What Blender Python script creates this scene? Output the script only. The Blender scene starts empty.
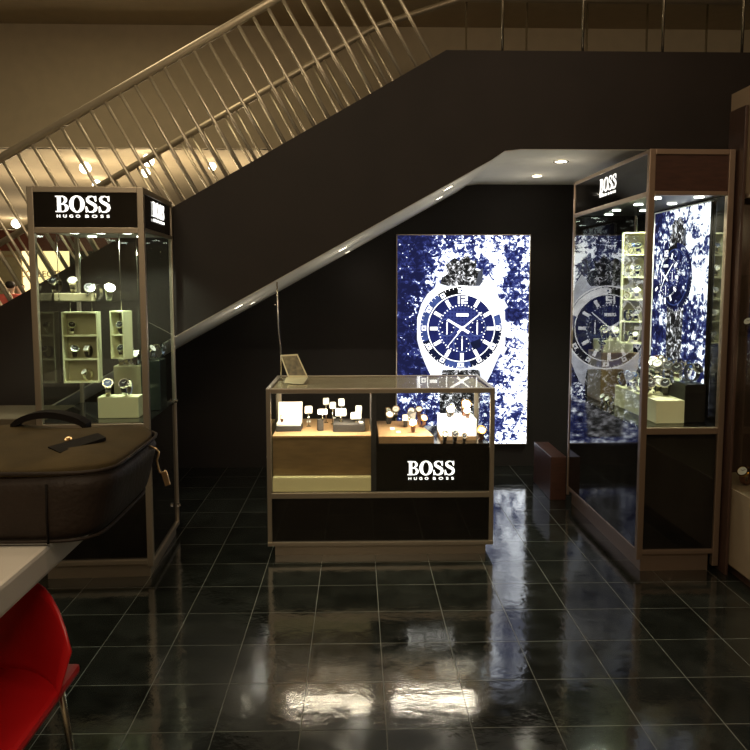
import bpy, bmesh, math, random
from mathutils import Vector, Matrix, Euler
R = math.radians
C = bpy.context.scene.collection
random.seed(4)

# ------------------------------------------------------------------ camera, world, exposure
F, PITCH, YAW, YC, EYE = 714.458, 5.112, 1.431, 346.956, 1.587
cd = bpy.data.cameras.new('camera'); cam = bpy.data.objects.new('camera', cd); C.objects.link(cam)
cd.sensor_width = 36; cd.lens = F / 750 * 36; cd.shift_x = 0; cd.shift_y = -(375 - YC) / 750
cd.clip_start = .05; cd.clip_end = 100
cam.location = (0, 0, EYE); cam.rotation_euler = (R(90 - PITCH), 0, R(-YAW))
sc = bpy.context.scene; sc.camera = cam
sc.view_settings.view_transform = 'Standard'; sc.view_settings.look = 'None'
sc.view_settings.gamma = 1; sc.view_settings.use_curve_mapping = False
sc.view_settings.exposure = 0.0
w = bpy.data.worlds.new('world'); sc.world = w; w.use_nodes = True
w.node_tree.nodes['Background'].inputs[0].default_value = (1, .8, .55, 1)
w.node_tree.nodes['Background'].inputs[1].default_value = .05

def lamp(name, kind, loc, energy, col, size=.1, rot=(0, 0, 0), spot=90, sy=None, blend=.6):
    d = bpy.data.lights.new(name, kind); d.energy = energy; d.color = col
    if kind == 'AREA':
        d.size = size
        if sy: d.shape = 'RECTANGLE'; d.size_y = sy
    else: d.shadow_soft_size = size
    if kind == 'SPOT': d.spot_size = R(spot); d.spot_blend = blend
    o = bpy.data.objects.new(name, d); C.objects.link(o); o.location = loc; o.rotation_euler = rot
    return o
# the shop hall's ceiling lights, behind and above the camera
lamp('hall_light', 'AREA', (-.3, -1.0, 4.1), 125, (1, .82, .58), 3.4, (R(22), 0, 0), sy=1.6)
lamp('hall_light', 'AREA', (-1.7, 1.4, 4.0), 16, (1, .8, .5), .6, (0, 0, 0))
lamp('hall_light', 'AREA', (1.6, 2.3, 4.1), 12, (1, .72, .5), .5, (R(20), 0, 0))
lamp('hall_light', 'AREA', (-1.0, 2.9, 4.1), 10, (1, .8, .55), .35, (R(10), 0, 0))

lamp('hall_light', 'AREA', (-2.2, 5.4, 4.15), 22, (1, .82, .5), 1.2, (0, 0, 0))  # added unseen light over the landing, brightens the bulkhead and balusters

# ------------------------------------------------------------------ materials
def mat(name, col, rough=.5, metal=0, emit=0, ecol=None, bump=0, bscale=40, var=0, vscale=8, spec=.5, coat=0, stretch=None):
    m = bpy.data.materials.new(name); m.use_nodes = True; nt = m.node_tree; b = nt.nodes['Principled BSDF']
    b.inputs['Base Color'].default_value = (*col, 1); b.inputs['Roughness'].default_value = rough
    b.inputs['Metallic'].default_value = metal; b.inputs['Specular IOR Level'].default_value = spec
    b.inputs['Coat Weight'].default_value = coat
    if emit:
        b.inputs['Emission Color'].default_value = (*(ecol or col), 1); b.inputs['Emission Strength'].default_value = emit
    tc = nt.nodes.new('ShaderNodeTexCoord'); mp = nt.nodes.new('ShaderNodeMapping')
    nt.links.new(tc.outputs['Object'], mp.inputs[0])
    if stretch: mp.inputs['Scale'].default_value = stretch
    if var:
        n = nt.nodes.new('ShaderNodeTexNoise'); n.inputs['Scale'].default_value = vscale; n.inputs['Detail'].default_value = 4
        nt.links.new(mp.outputs[0], n.inputs['Vector'])
        r = nt.nodes.new('ShaderNodeValToRGB'); e = r.color_ramp.elements
        e[0].position = .3; e[1].position = .7
        e[0].color = (*[c * (1 - var) for c in col], 1); e[1].color = (*[min(1, c * (1 + var)) for c in col], 1)
        nt.links.new(n.outputs[0], r.inputs[0]); nt.links.new(r.outputs[0], b.inputs['Base Color'])
    if bump:
        n = nt.nodes.new('ShaderNodeTexNoise'); n.inputs['Scale'].default_value = bscale; n.inputs['Detail'].default_value = 3
        nt.links.new(mp.outputs[0], n.inputs['Vector'])
        bp = nt.nodes.new('ShaderNodeBump'); bp.inputs['Strength'].default_value = bump; bp.inputs['Distance'].default_value = .01
        nt.links.new(n.outputs[0], bp.inputs['Height']); nt.links.new(bp.outputs[0], b.inputs['Normal'])
    return m

M = {}
M['metal'] = mat('brushed_bronze', (.46, .39, .30), .38, .85, bump=.08, bscale=60, stretch=(1, 1, 8))
M['metal_cu'] = mat('brushed_copper_bronze', (.36, .26, .19), .38, .85, bump=.08, bscale=60, stretch=(1, 1, 8))
M['black'] = mat('black_gloss_panel', (.008, .007, .006), .06, var=.3)
M['black_matte'] = mat('black_laminate', (.012, .010, .009), .35, var=.3)
M['fascia'] = mat('dark_brown_paint', (.019, .0135, .0105), .6, var=.15, vscale=3, spec=.3)
M['wall'] = mat('black_brown_wall', (.013, .0095, .0078), .65, var=.15, vscale=3, spec=.3)
M['soffit'] = mat('pale_plaster', (.78, .74, .64), .8, var=.04)
M['ceil'] = mat('beige_ceiling', (.62, .52, .36), .85, var=.04)
M['steel'] = mat('stainless_steel', (.72, .68, .58), .22, 1, var=.05)
M['rod'] = mat('satin_steel_rod', (.75, .66, .50), .35, .7, var=.05)
M['chrome'] = mat('chrome', (.85, .85, .85), .1, 1, var=.03)
M['rail'] = mat('satin_rail', (.62, .53, .38), .4, .5, var=.05)
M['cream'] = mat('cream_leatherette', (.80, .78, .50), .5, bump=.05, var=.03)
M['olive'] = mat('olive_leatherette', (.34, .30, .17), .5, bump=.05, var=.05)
M['creamdeck'] = mat('cream_lacquer', (.95, .86, .48), .3, var=.03)
M['wood'] = mat('tan_wood', (.36, .22, .105), .45, var=.18, vscale=9, stretch=(1, 6, 6))
M['wood_dark'] = mat('brown_wood', (.20, .125, .05), .45, var=.15, vscale=9, stretch=(1, 6, 6))
M['redwood'] = mat('red_brown_wood', (.045, .017, .010), .4, var=.25, vscale=12, stretch=(1, 1, 5))
M['brownpost'] = mat('dark_brown_wood', (.05, .026, .018), .4, var=.2, vscale=12, stretch=(6, 6, 1))
M['white'] = mat('white_acrylic', (.9, .88, .82), .4, var=.02)
M['toppanel'] = mat('satin_beige_panel', (.72, .58, .38), .4, .0, var=.1)
M['added_glow'] = mat('white_acrylic_added_glow', (.9, .88, .82), .4, emit=1.2, ecol=(1, .95, .85), var=.02)  # emission added to plain white acrylic so it looks overexposed
M['dark'] = mat('charcoal_velvet', (.03, .027, .025), .8, var=.2)
M['letters'] = mat('lit_white_letter', (1, 1, 1), .5, emit=1.6, ecol=(1, .98, .92), var=.01)
M['lampdisc'] = mat('lit_lamp_disc', (1, 1, 1), .5, emit=9, ecol=(1, .9, .66), var=.01)
M['lampcool'] = mat('lit_cool_lamp_disc', (1, 1, 1), .5, emit=9, ecol=(.95, 1, .86), var=.01)
M['tabletop'] = mat('white_laminate', (.62, .57, .50), .4, var=.03)
M['leather'] = mat('dark_brown_leather', (.018, .011, .007), .6, bump=.3, bscale=60, var=.3, vscale=6, spec=.25)
M['nylon'] = mat('olive_brown_canvas', (.066, .046, .018), .7, bump=.3, bscale=300, var=.25, vscale=7, spec=.2)
M['strapblack'] = mat('black_webbing', (.007, .005, .004), .7, bump=.3, bscale=200, var=.2, spec=.15)
M['brass'] = mat('aged_brass', (.72, .5, .28), .28, 1, var=.1)
M['red'] = mat('red_plastic', (.50, .008, .010), .35, var=.05)
M['tan'] = mat('tan_laminate', (.10, .075, .045), .5, var=.08)
M['beige'] = mat('beige_panel', (.24, .175, .11), .55, var=.06)
M['sign_yellow'] = mat('lit_yellow_panel', (1, .85, .5), .5, emit=1.9, ecol=(1, .74, .34), var=.02)
M['sign_dark'] = mat('brown_sign_letter', (.35, .2, .08), .5, var=.05)
M['darkred'] = mat('dark_red_band', (.14, .04, .022), .5, var=.15)
M['darkgreen'] = mat('dark_green_glass_panel', (.02, .03, .025), .15, var=.2)
M['wallfront'] = mat('beige_hall_wall', (.5, .4, .27), .8, var=.05)
M['khaki'] = mat('khaki_wall', (.34, .30, .17), .7, var=.08)
M['skin'] = mat('skin', (.62, .42, .30), .5, var=.05)
M['coral'] = mat('coral_red_cloth', (.65, .13, .10), .8, var=.15)
M['navy'] = mat('dark_trousers', (.03, .03, .04), .8, var=.15)
M['hair'] = mat('dark_hair', (.02, .014, .01), .6, var=.2)
M['greycloth'] = mat('grey_cloth', (.3, .28, .25), .8, var=.15)
M['d_white'] = mat('white_dial', (.85, .85, .8), .3, var=.03)
M['d_blue'] = mat('blue_dial', (.03, .06, .16), .25, var=.1)
M['d_black'] = mat('black_dial', (.012, .012, .014), .2, var=.1)
M['gold'] = mat('gold', (.85, .58, .22), .2, 1, var=.05)
M['strap_l'] = mat('black_leather_strap', (.015, .012, .01), .5, bump=.2, bscale=200, var=.2)
M['strap_b'] = mat('brown_leather_strap', (.12, .05, .025), .5, bump=.2, bscale=200, var=.2)
M['lum'] = mat('pale_hand', (.9, .9, .85), .4, var=.02)
M['paper'] = mat('printed_card', (.16, .125, .06), .35, var=.5, vscale=30)
M['acrylic'] = mat('frosted_acrylic', (.75, .66, .42), .2, var=.05)

def glass(name, tint=(1, 1, 1), ior=1.62, rough=0.0):
    m = bpy.data.materials.new(name); m.use_nodes = True; nt = m.node_tree; nt.nodes.clear()
    o = nt.nodes.new('ShaderNodeOutputMaterial'); mx = nt.nodes.new('ShaderNodeMixShader')
    t = nt.nodes.new('ShaderNodeBsdfTransparent'); t.inputs[0].default_value = (*tint, 1)
    g = nt.nodes.new('ShaderNodeBsdfGlossy'); g.inputs['Roughness'].default_value = rough
    f = nt.nodes.new('ShaderNodeFresnel'); f.inputs[0].default_value = ior
    ge = nt.nodes.new('ShaderNodeNewGeometry'); s = nt.nodes.new('ShaderNodeMath'); s.operation = 'SUBTRACT'; s.inputs[0].default_value = 1
    nt.links.new(ge.outputs['Backfacing'], s.inputs[1])
    ml = nt.nodes.new('ShaderNodeMath'); ml.operation = 'MULTIPLY'
    nt.links.new(f.outputs[0], ml.inputs[0]); nt.links.new(s.outputs[0], ml.inputs[1])
    nt.links.new(ml.outputs[0], mx.inputs[0]); nt.links.new(t.outputs[0], mx.inputs[1]); nt.links.new(g.outputs[0], mx.inputs[2])
    nt.links.new(mx.outputs[0], o.inputs[0])
    return m
M['glass'] = glass('clear_glass', (.97, .985, .975))
M['glassgreen'] = glass('green_tinged_glass', (.93, .97, .94), 1.7)
M['crystal'] = glass('watch_crystal', (1, 1, 1), 1.5)

def floor_material():
    m = bpy.data.materials.new('black_slate_tiles'); m.use_nodes = True; nt = m.node_tree; b = nt.nodes['Principled BSDF']
    tc = nt.nodes.new('ShaderNodeTexCoord'); mp = nt.nodes.new('ShaderNodeMapping')
    T = .306
    mp.inputs['Location'].default_value = (.205, .03, 0)
    nt.links.new(tc.outputs['Object'], mp.inputs[0])
    br = nt.nodes.new('ShaderNodeTexBrick'); br.offset = 0; br.squash = 1
    br.inputs['Scale'].default_value = 1; br.inputs['Brick Width'].default_value = T; br.inputs['Row Height'].default_value = T
    br.inputs['Mortar Size'].default_value = .0016; br.inputs['Mortar Smooth'].default_value = .1; br.inputs['Bias'].default_value = 0
    br.inputs['Color1'].default_value = (.007, .0075, .006, 1); br.inputs['Color2'].default_value = (.013, .0135, .011, 1)
    br.inputs['Mortar'].default_value = (.06, .055, .04, 1)
    nt.links.new(mp.outputs[0], br.inputs['Vector'])
    n = nt.nodes.new('ShaderNodeTexNoise'); n.inputs['Scale'].default_value = 7; n.inputs['Detail'].default_value = 8; n.inputs['Roughness'].default_value = .65
    nt.links.new(mp.outputs[0], n.inputs['Vector'])
    mr = nt.nodes.new('ShaderNodeMapRange'); mr.inputs[1].default_value = .3; mr.inputs[2].default_value = .7; mr.inputs[3].default_value = .5; mr.inputs[4].default_value = 1.6
    nt.links.new(n.outputs[0], mr.inputs[0])
    vm = nt.nodes.new('ShaderNodeVectorMath'); vm.operation = 'SCALE'
    nt.links.new(br.outputs['Color'], vm.inputs[0]); nt.links.new(mr.outputs[0], vm.inputs['Scale'])
    nt.links.new(vm.outputs[0], b.inputs['Base Color'])
    r2 = nt.nodes.new('ShaderNodeMapRange'); r2.inputs[1].default_value = .3; r2.inputs[2].default_value = .7; r2.inputs[3].default_value = .05; r2.inputs[4].default_value = .15
    nt.links.new(n.outputs[0], r2.inputs[0]); 
    mxr = nt.nodes.new('ShaderNodeMath'); mxr.operation = 'MAXIMUM'
    ms = nt.nodes.new('ShaderNodeMath'); ms.operation = 'MULTIPLY'; ms.inputs[1].default_value = .7
    nt.links.new(br.outputs['Fac'], ms.inputs[0]); nt.links.new(ms.outputs[0], mxr.inputs[0]); nt.links.new(r2.outputs[0], mxr.inputs[1])
    nt.links.new(mxr.outputs[0], b.inputs['Roughness'])
    n2 = nt.nodes.new('ShaderNodeTexNoise'); n2.inputs['Scale'].default_value = 14; n2.inputs['Detail'].default_value = 5
    nt.links.new(mp.outputs[0], n2.inputs['Vector'])
    bp = nt.nodes.new('ShaderNodeBump'); bp.inputs['Strength'].default_value = .12; bp.inputs['Distance'].default_value = .01
    nt.links.new(n2.outputs[0], bp.inputs['Height']); nt.links.new(bp.outputs[0], b.inputs['Normal'])
    b.inputs['Specular IOR Level'].default_value = .7
    return m
M['floor'] = floor_material()

# ------------------------------------------------------------------ mesh helpers
class MB:
    def __init__(s): s.bm = bmesh.new(); s.mats = []
    def _mi(s, m):
        if m is None: return 0
        if m not in s.mats: s.mats.append(m)
        return s.mats.index(m)
    def _add(s, verts, faces, m=None, smooth=False):
        mi = s._mi(m); vs = [s.bm.verts.new(v) for v in verts]
        for f in faces:
            try: fc = s.bm.faces.new([vs[i] for i in f])
            except ValueError: continue
            fc.material_index = mi; fc.smooth = smooth
        return vs
    def box(s, x0, x1, y0, y1, z0, z1, m=None, bev=0):
        vs = s._add([(x, y, z) for z in (z0, z1) for y in (y0, y1) for x in (x0, x1)],
               [(0, 2, 3, 1), (4, 5, 7, 6), (0, 1, 5, 4), (2, 6, 7, 3), (0, 4, 6, 2), (1, 3, 7, 5)], m)
        if bev:
            ed = list({e for v in vs for e in v.link_edges})
            bmesh.ops.bevel(s.bm, geom=ed, offset=bev, segments=2, affect='EDGES', profile=.6)
        return s
    def prism(s, pts, y0, y1, m=None):          # polygon in x,z pushed along y
        n = len(pts); v = [(x, y0, z) for x, z in pts] + [(x, y1, z) for x, z in pts]
        s._add(v, [tuple(range(n)), tuple(range(2 * n - 1, n - 1, -1))] + [(i, i + n, (i + 1) % n + n, (i + 1) % n) for i in range(n)], m); return s
    def hexa(s, v8, m=None):
        s._add(v8, [(0, 2, 3, 1), (4, 5, 7, 6), (0, 1, 5, 4), (2, 6, 7, 3), (0, 4, 6, 2), (1, 3, 7, 5)], m); return s
    def tube(s, pts, r, seg=8, m=None, closed=False):
        pts = [Vector(p) for p in pts]; n = len(pts); rs = r if isinstance(r, (list, tuple)) else [r] * n
        vs = []; up0 = None
        for i, p in enumerate(pts):
            if closed: t = pts[(i + 1) % n] - pts[i - 1]
            else: t = pts[min(i + 1, n - 1)] - pts[max(i - 1, 0)]
            t.normalize()
            if up0 is None: up0 = Vector((0, 0, 1)) if abs(t.z) < .9 else Vector((1, 0, 0))
            a = t.cross(up0).normalized(); b = a.cross(t).normalized(); up0 = b
            vs += [p + (a * math.cos(q) + b * math.sin(q)) * rs[i] for q in [2 * math.pi * k / seg for k in range(seg)]]
        fs = []
        for i in range(n if closed else n - 1):
            for k in range(seg): fs.append((i * seg + k, i * seg + (k + 1) % seg, (i + 1) % n * seg + (k + 1) % seg, (i + 1) % n * seg + k))
        if not closed: fs += [tuple(range(seg))[::-1], tuple((n - 1) * seg + k for k in range(seg))]
        s._add(vs, fs, m, True); return s
    def cyl(s, c, r, h, axis=(0, 0, 1), seg=24, m=None, r2=None):
        c = Vector(c); ax = Vector(axis).normalized(); a = ax.orthogonal().normalized(); b = ax.cross(a); r2 = r if r2 is None else r2
        v = []
        for z, rr in ((0, r), (h, r2)):
            v += [c + ax * z + (a * math.cos(2 * math.pi * k / seg) + b * math.sin(2 * math.pi * k / seg)) * rr for k in range(seg)]
        s._add(v, [tuple(range(seg))[::-1], tuple(range(seg, 2 * seg))] + [(k, (k + 1) % seg, seg + (k + 1) % seg, seg + k) for k in range(seg)], m); return s
    def ring(s, c, r0, r1, h, axis=(0, 0, 1), seg=32, m=None):
        c = Vector(c); ax = Vector(axis).normalized(); a = ax.orthogonal().normalized(); b = ax.cross(a); v = []
        for z, rr in ((0, r0), (0, r1), (h, r1), (h, r0)):
            v += [c + ax * z + (a * math.cos(2 * math.pi * k / seg) + b * math.sin(2 * math.pi * k / seg)) * rr for k in range(seg)]
        f = []
        for q in range(4):
            for k in range(seg): f.append((q * seg + k, q * seg + (k + 1) % seg, (q + 1) % 4 * seg + (k + 1) % seg, (q + 1) % 4 * seg + k))
        s._add(v, f, m); return s
    def xf(s, mtx): bmesh.ops.transform(s.bm, matrix=mtx, verts=s.bm.verts); return s
    def build(s, name, m=None, parent=None, loc=None, rot=None, kind=None):
        bmesh.ops.recalc_face_normals(s.bm, faces=s.bm.faces)
        me = bpy.data.meshes.new(name); s.bm.to_mesh(me); s.bm.free()
        if s.mats:
            for k in s.mats: me.materials.append(M[k] if isinstance(k, str) else k)
        else: me.materials.append(M[m] if isinstance(m, str) else m)
        o = bpy.data.objects.new(name, me); C.objects.link(o)
        if parent: o.parent = parent
        if loc: o.location = loc
        if rot: o.rotation_euler = rot
        if kind: o['kind'] = kind
        return o

def thing(name, label, cat, loc=(0, 0, 0), rz=0, group=None):
    o = bpy.data.objects.new(name, None); C.objects.link(o); o.empty_display_size = .05
    o.location = loc; o.rotation_euler = (0, 0, rz); o['label'] = label; o['category'] = cat
    if group: o['group'] = group
    return o
def tag(o, label, cat, group=None):
    o['label'] = label; o['category'] = cat
    if group: o['group'] = group
    return o

_rot = Euler((R(90 - PITCH), 0, R(-YAW))).to_matrix()
def ray(px, py): return _rot @ Vector(((px - 375) / F, -(py - YC) / F, -1))
def at_z(px, py, z): d = ray(px, py); t = (z - EYE) / d.z; return Vector((0, 0, EYE)) + d * t
def at_y(px, py, y): d = ray(px, py); return Vector((0, 0, EYE)) + d * (y / d.y)

# ------------------------------------------------------------------ the setting
MB().box(-14, 9, -2.5, 22, -.1, 0).build('floor', 'floor', kind='structure')
WY, FY, FH = 6.09, 4.51, 2.418
BX = .96                                             # where the sloping soffit turns level
SL = .553
def zs(x): return FH - SL * (BX - x)                 # underside of the stair
def zt(x): return 2.454 + .565 * (x + .433)          # top of the stringer
X0 = BX - FH / SL                                    # underside meets the floor
TX = .55; ZL = zt(TX)                                # landing level
# back wall below the stair
MB().prism([(X0 + .02, 0), (4.2, 0), (4.2, FH), (BX, FH), (BX - .1, FH - .035)], WY, WY + .12).build('wall_back', 'wall', kind='structure')
MB().box(4.1, 4.2, 1, WY, 0, 4.2).build('wall_right', 'wall', kind='structure')
MB().box(-14, 9, -2.6, -2.5, 0, 4.3).build('wall_front', 'wallfront', kind='structure')
MB().box(-14, 9, -2.5, 7.75, 4.25, 4.35).build('ceiling', 'ceil', kind='structure')
MB().box(-14, 9, 7.75, 22, 3.0, 3.1).box(-14, 9, 7.72, 7.80, 3.0, 4.25).build('ceiling', 'ceil', kind='structure')
MB().box(-14, 9, 20, 20.2, 0, 3.0).build('wall_far', 'khaki', kind='structure')

# ------------------------------------------------------------------ staircase
st = thing('staircase', 'dark brown staircase rising to the right with pale underside and slanting steel balusters', 'staircase', (0, FY, 0))
for y in (0, WY - FY - .06):
    pts = [(X0, 0), (BX - .12, zs(BX - .12)), (BX - .04, FH - .012), (BX + .06, FH), (4.1, FH), (4.1, ZL), (TX, ZL)]
    xb = -.433 - 2.454 / .565
    pts += [(max(xb, -4.7), 0.02)] if xb > -4.7 else [(-4.7, zt(-4.7)), (-4.7, 0)]
    MB().prism(pts, y, y + .06).build('stringer', 'fascia', st)
mb = MB()
n = 15; rise = ZL / (n + 1); run = rise / .565
top = [(-.433 + (k * rise - 2.454) / .565, k * rise) for k in range(n + 2)]
for k in range(1, n + 1):
    z = k * rise - .05; x = top[k][0]
    mb.box(x, x + run + .02, .062, WY - FY - .062, z - .04, z)
mb.box(TX, 4.1, .062, WY - FY - .062, ZL - .2, ZL - .06)
tr = mb.build('treads', 'fascia', st); tr['label'] = 'dark stair treads between the stringers'
t_ = .02
s1, s2 = .0, WY - FY
mb = MB()
pa = [(X0 + .01, 0.0), (BX - .12, zs(BX - .12)), (BX - .04, FH - .012), (BX + .06, FH), (4.1, FH)]
pts = [(x, z - .004) for x, z in pa] + [(x, z + .03) for x, z in pa[::-1]]
mb.prism(pts, .004, WY - FY - .002)
mb.build('soffit', 'soffit', st)
al = math.atan(.565); ux, uz = math.cos(al), math.sin(al)
HR = .775                                             # rail height measured square to the slope
for y in (.03, WY - FY - .03):
    k = 0; x = -2.9
    while x < TX - .02:
        z = zt(x); ex, ez = x - uz * HR, z + ux * HR
        MB().tube([(x + uz * .05, y, z - ux * .05), (ex, y, ez)], .0105, 8).build('baluster', 'rod', st)
        x += .091
    hx0 = -3.6; 
    a = (hx0 - uz * HR, y, zt(hx0) + ux * HR); b = (TX - uz * HR, y, zt(TX) + ux * HR)
    MB().tube([a, b, (TX + .3, y, ZL + HR + .12), (4.1, y, ZL + HR + .12)], .027, 12).build('handrail', 'rail', st)
    for q in range(7):
        x = TX + .35 + q * .5
        MB().tube([(x, y, ZL - .05), (x, y, ZL + HR + .12)], .0085, 6).build('landing_post', 'steel', st)

# recessed lamps in the stair soffit
def downlight(p, nrm, r, label, group, energy=0, col=(1, .86, .6), disc='lampdisc', spot=110):
    d = thing('downlight', label, 'ceiling lamp', p, 0, group)
    q = Vector(nrm).to_track_quat('Z', 'Y').to_euler(); d.rotation_euler = q
    MB().ring((0, 0, 0), r, r * 1.28, .006).build('lamp_ring', 'chrome', d)
    MB().cyl((0, 0, .001), r, .003).build('lamp_disc', disc, d)
    if energy:
        l = lamp('lamp_light', 'SPOT', Vector(p) + Vector(nrm) * .02, energy, col, .03, (0, 0, 0), spot)
        l.rotation_euler = (-Vector(nrm)).to_track_quat('Z', 'Y').to_euler()
    return d
def on_soffit(px, py):
    d = ray(px, py)
    # plane z = FH - SL*(BX-x)
    t = (FH - SL * BX - EYE) / (d.z - SL * d.x)
    p = Vector((0, 0, EYE)) + d * t
    if p.x > BX or t < 0: return at_z(px, py, FH - .006), Vector((0, 0, -1))
    nn = Vector((SL, 0, -1)).normalized()
    return p + nn * .004, nn
for px, py, r, lb in ((238, 305.5, .032, 'larger lit recessed lamp in sloping soffit, lowest on the left'),
                   (252, 302, .022, 'small lit recessed lamp just right of lowest soffit lamp'),
                   (342, 248, .034, 'lit recessed lamp halfway up the sloping soffit'),
                   (347, 251, .022, 'small lit recessed lamp touching the midway soffit lamp'),
                   (438.5, 197, .03, 'lit recessed lamp above the poster, lower of the upper sloping pair'),
                   (447.5, 187, .034, 'lit recessed lamp above the poster, upper of the sloping pair'),
                   (537, 175.5, .036, 'lit recessed lamp in the level soffit, nearer the back wall'),
                   (561, 161, .040, 'lit recessed lamp in the level soffit, nearer the camera')):
    p, nn = on_soffit(px, py)
    downlight(p, nn, r, lb, 'recessed lamps under the stair', energy=1.0)
    lamp('lamp_light', 'POINT', p + nn * .22, .8 if r > .03 else .4, (1, .9, .72), 0)  # added unseen fill below each lamp, brightens the soffit around it

# rear ceiling lamps beyond the stair
for px, py, r, e, lb in ((85, 161, .085, 24, 'brightest ceiling lamp seen between balusters above the BOSS header'),
                  (97, 179, .085, 24, 'bright ceiling lamp just above the left showcase roof edge'),
                  (148, 153, .085, 20, 'bright ceiling lamp behind the crossing handrails'),
                  (145.5, 167, .07, 20, 'ceiling lamp just below the far handrail'),
                  (212, 161, .06, 18, 'rightmost rear ceiling lamp between the balusters'),
                  (16, 218.5, .13, 14, 'distant ceiling lamp at far left above red band'),
                  (8, 234, .08, 0, 'tiny distant ceiling lamp at the left frame edge')):
    p = at_z(px, py, 2.99)
    if p.y > 19.6: p = at_y(px, py, 19.4); p.z = 2.99
    gl = thing('globe_lamp', lb, 'ceiling lamp', p, 0, 'rear hall ceiling lamps')
    MB().cyl((0, 0, -.02), r * .5, .03).build('lamp_base', 'chrome', gl)
    mb = MB(); bmesh.ops.create_uvsphere(mb.bm, u_segments=16, v_segments=10, radius=r * .75); mb.xf(Matrix.Translation((0, 0, -.02 - r * .7))); mb.build('lamp_globe', 'lampdisc', gl)
    if e: lamp('lamp_light', 'POINT', p + Vector((0, 0, -.6)), e * .5, (1, .78, .48), .08)
for x, y in ((-4.2, 9.5), (-5.5, 13), (-8, 16), (-1, 9)): lamp('rear_hall_fill', 'POINT', (x, y, 1.9), 44, (1, .80, .54), .3)  # added unseen point lights in mid-air, lifting the rear ceiling's brightness

# far shop front
fs = thing('shopfront', 'distant lit shopfront with yellow panel under a dark red band', 'shop', (-9, 19, 0))
MB().box(-1.5, 5, 0, .3, 2.42, 2.96).build('header_band', 'darkred', fs)
a = at_y(20, 250, 19).x + 9; b = at_y(61, 250, 19).x + 9
MB().box(a, b + .2, .1, .2, 1.0, 2.42).build('lit_panel', 'sign_yellow', fs)
MB().box(-1.2, a, .02, .25, 0, 2.42).build('side_panel', 'khaki', fs)
MB().box(b + .2, 5, .02, .25, 0, 2.42).build('end_panel', 'darkgreen', fs)
def text_mesh(txt, size, m, parent, loc, rot=(R(90), 0, 0), ext=.002, name='lettering', sp=1, align='CENTER', sx=1, off=0):
    c = bpy.data.curves.new(name, 'FONT'); c.body = txt; c.size = size; c.extrude = ext; c.align_x = align; c.space_character = sp; c.offset = off
    o = bpy.data.objects.new(name, c); C.objects.link(o)
    me = bpy.data.meshes.new_from_object(o.evaluated_get(bpy.context.evaluated_depsgraph_get()))
    bpy.data.objects.remove(o); me.materials.clear(); me.materials.append(M[m] if isinstance(m, str) else m)
    for v in me.vertices: v.co.x *= sx
    o = bpy.data.objects.new(name, me); C.objects.link(o); o.parent = parent; o.location = loc; o.rotation_euler = rot
    return o
q = at_y(46, 277, 19)
text_mesh('COLLECTION', .24, 'sign_dark', fs, (q.x + 9, .08, q.z), ext=.01)
q = at_y(10, 257, 19)
text_mesh('LONDON', .09, 'sign_dark', fs, (q.x + 9, .0, q.z), ext=.005)

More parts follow.
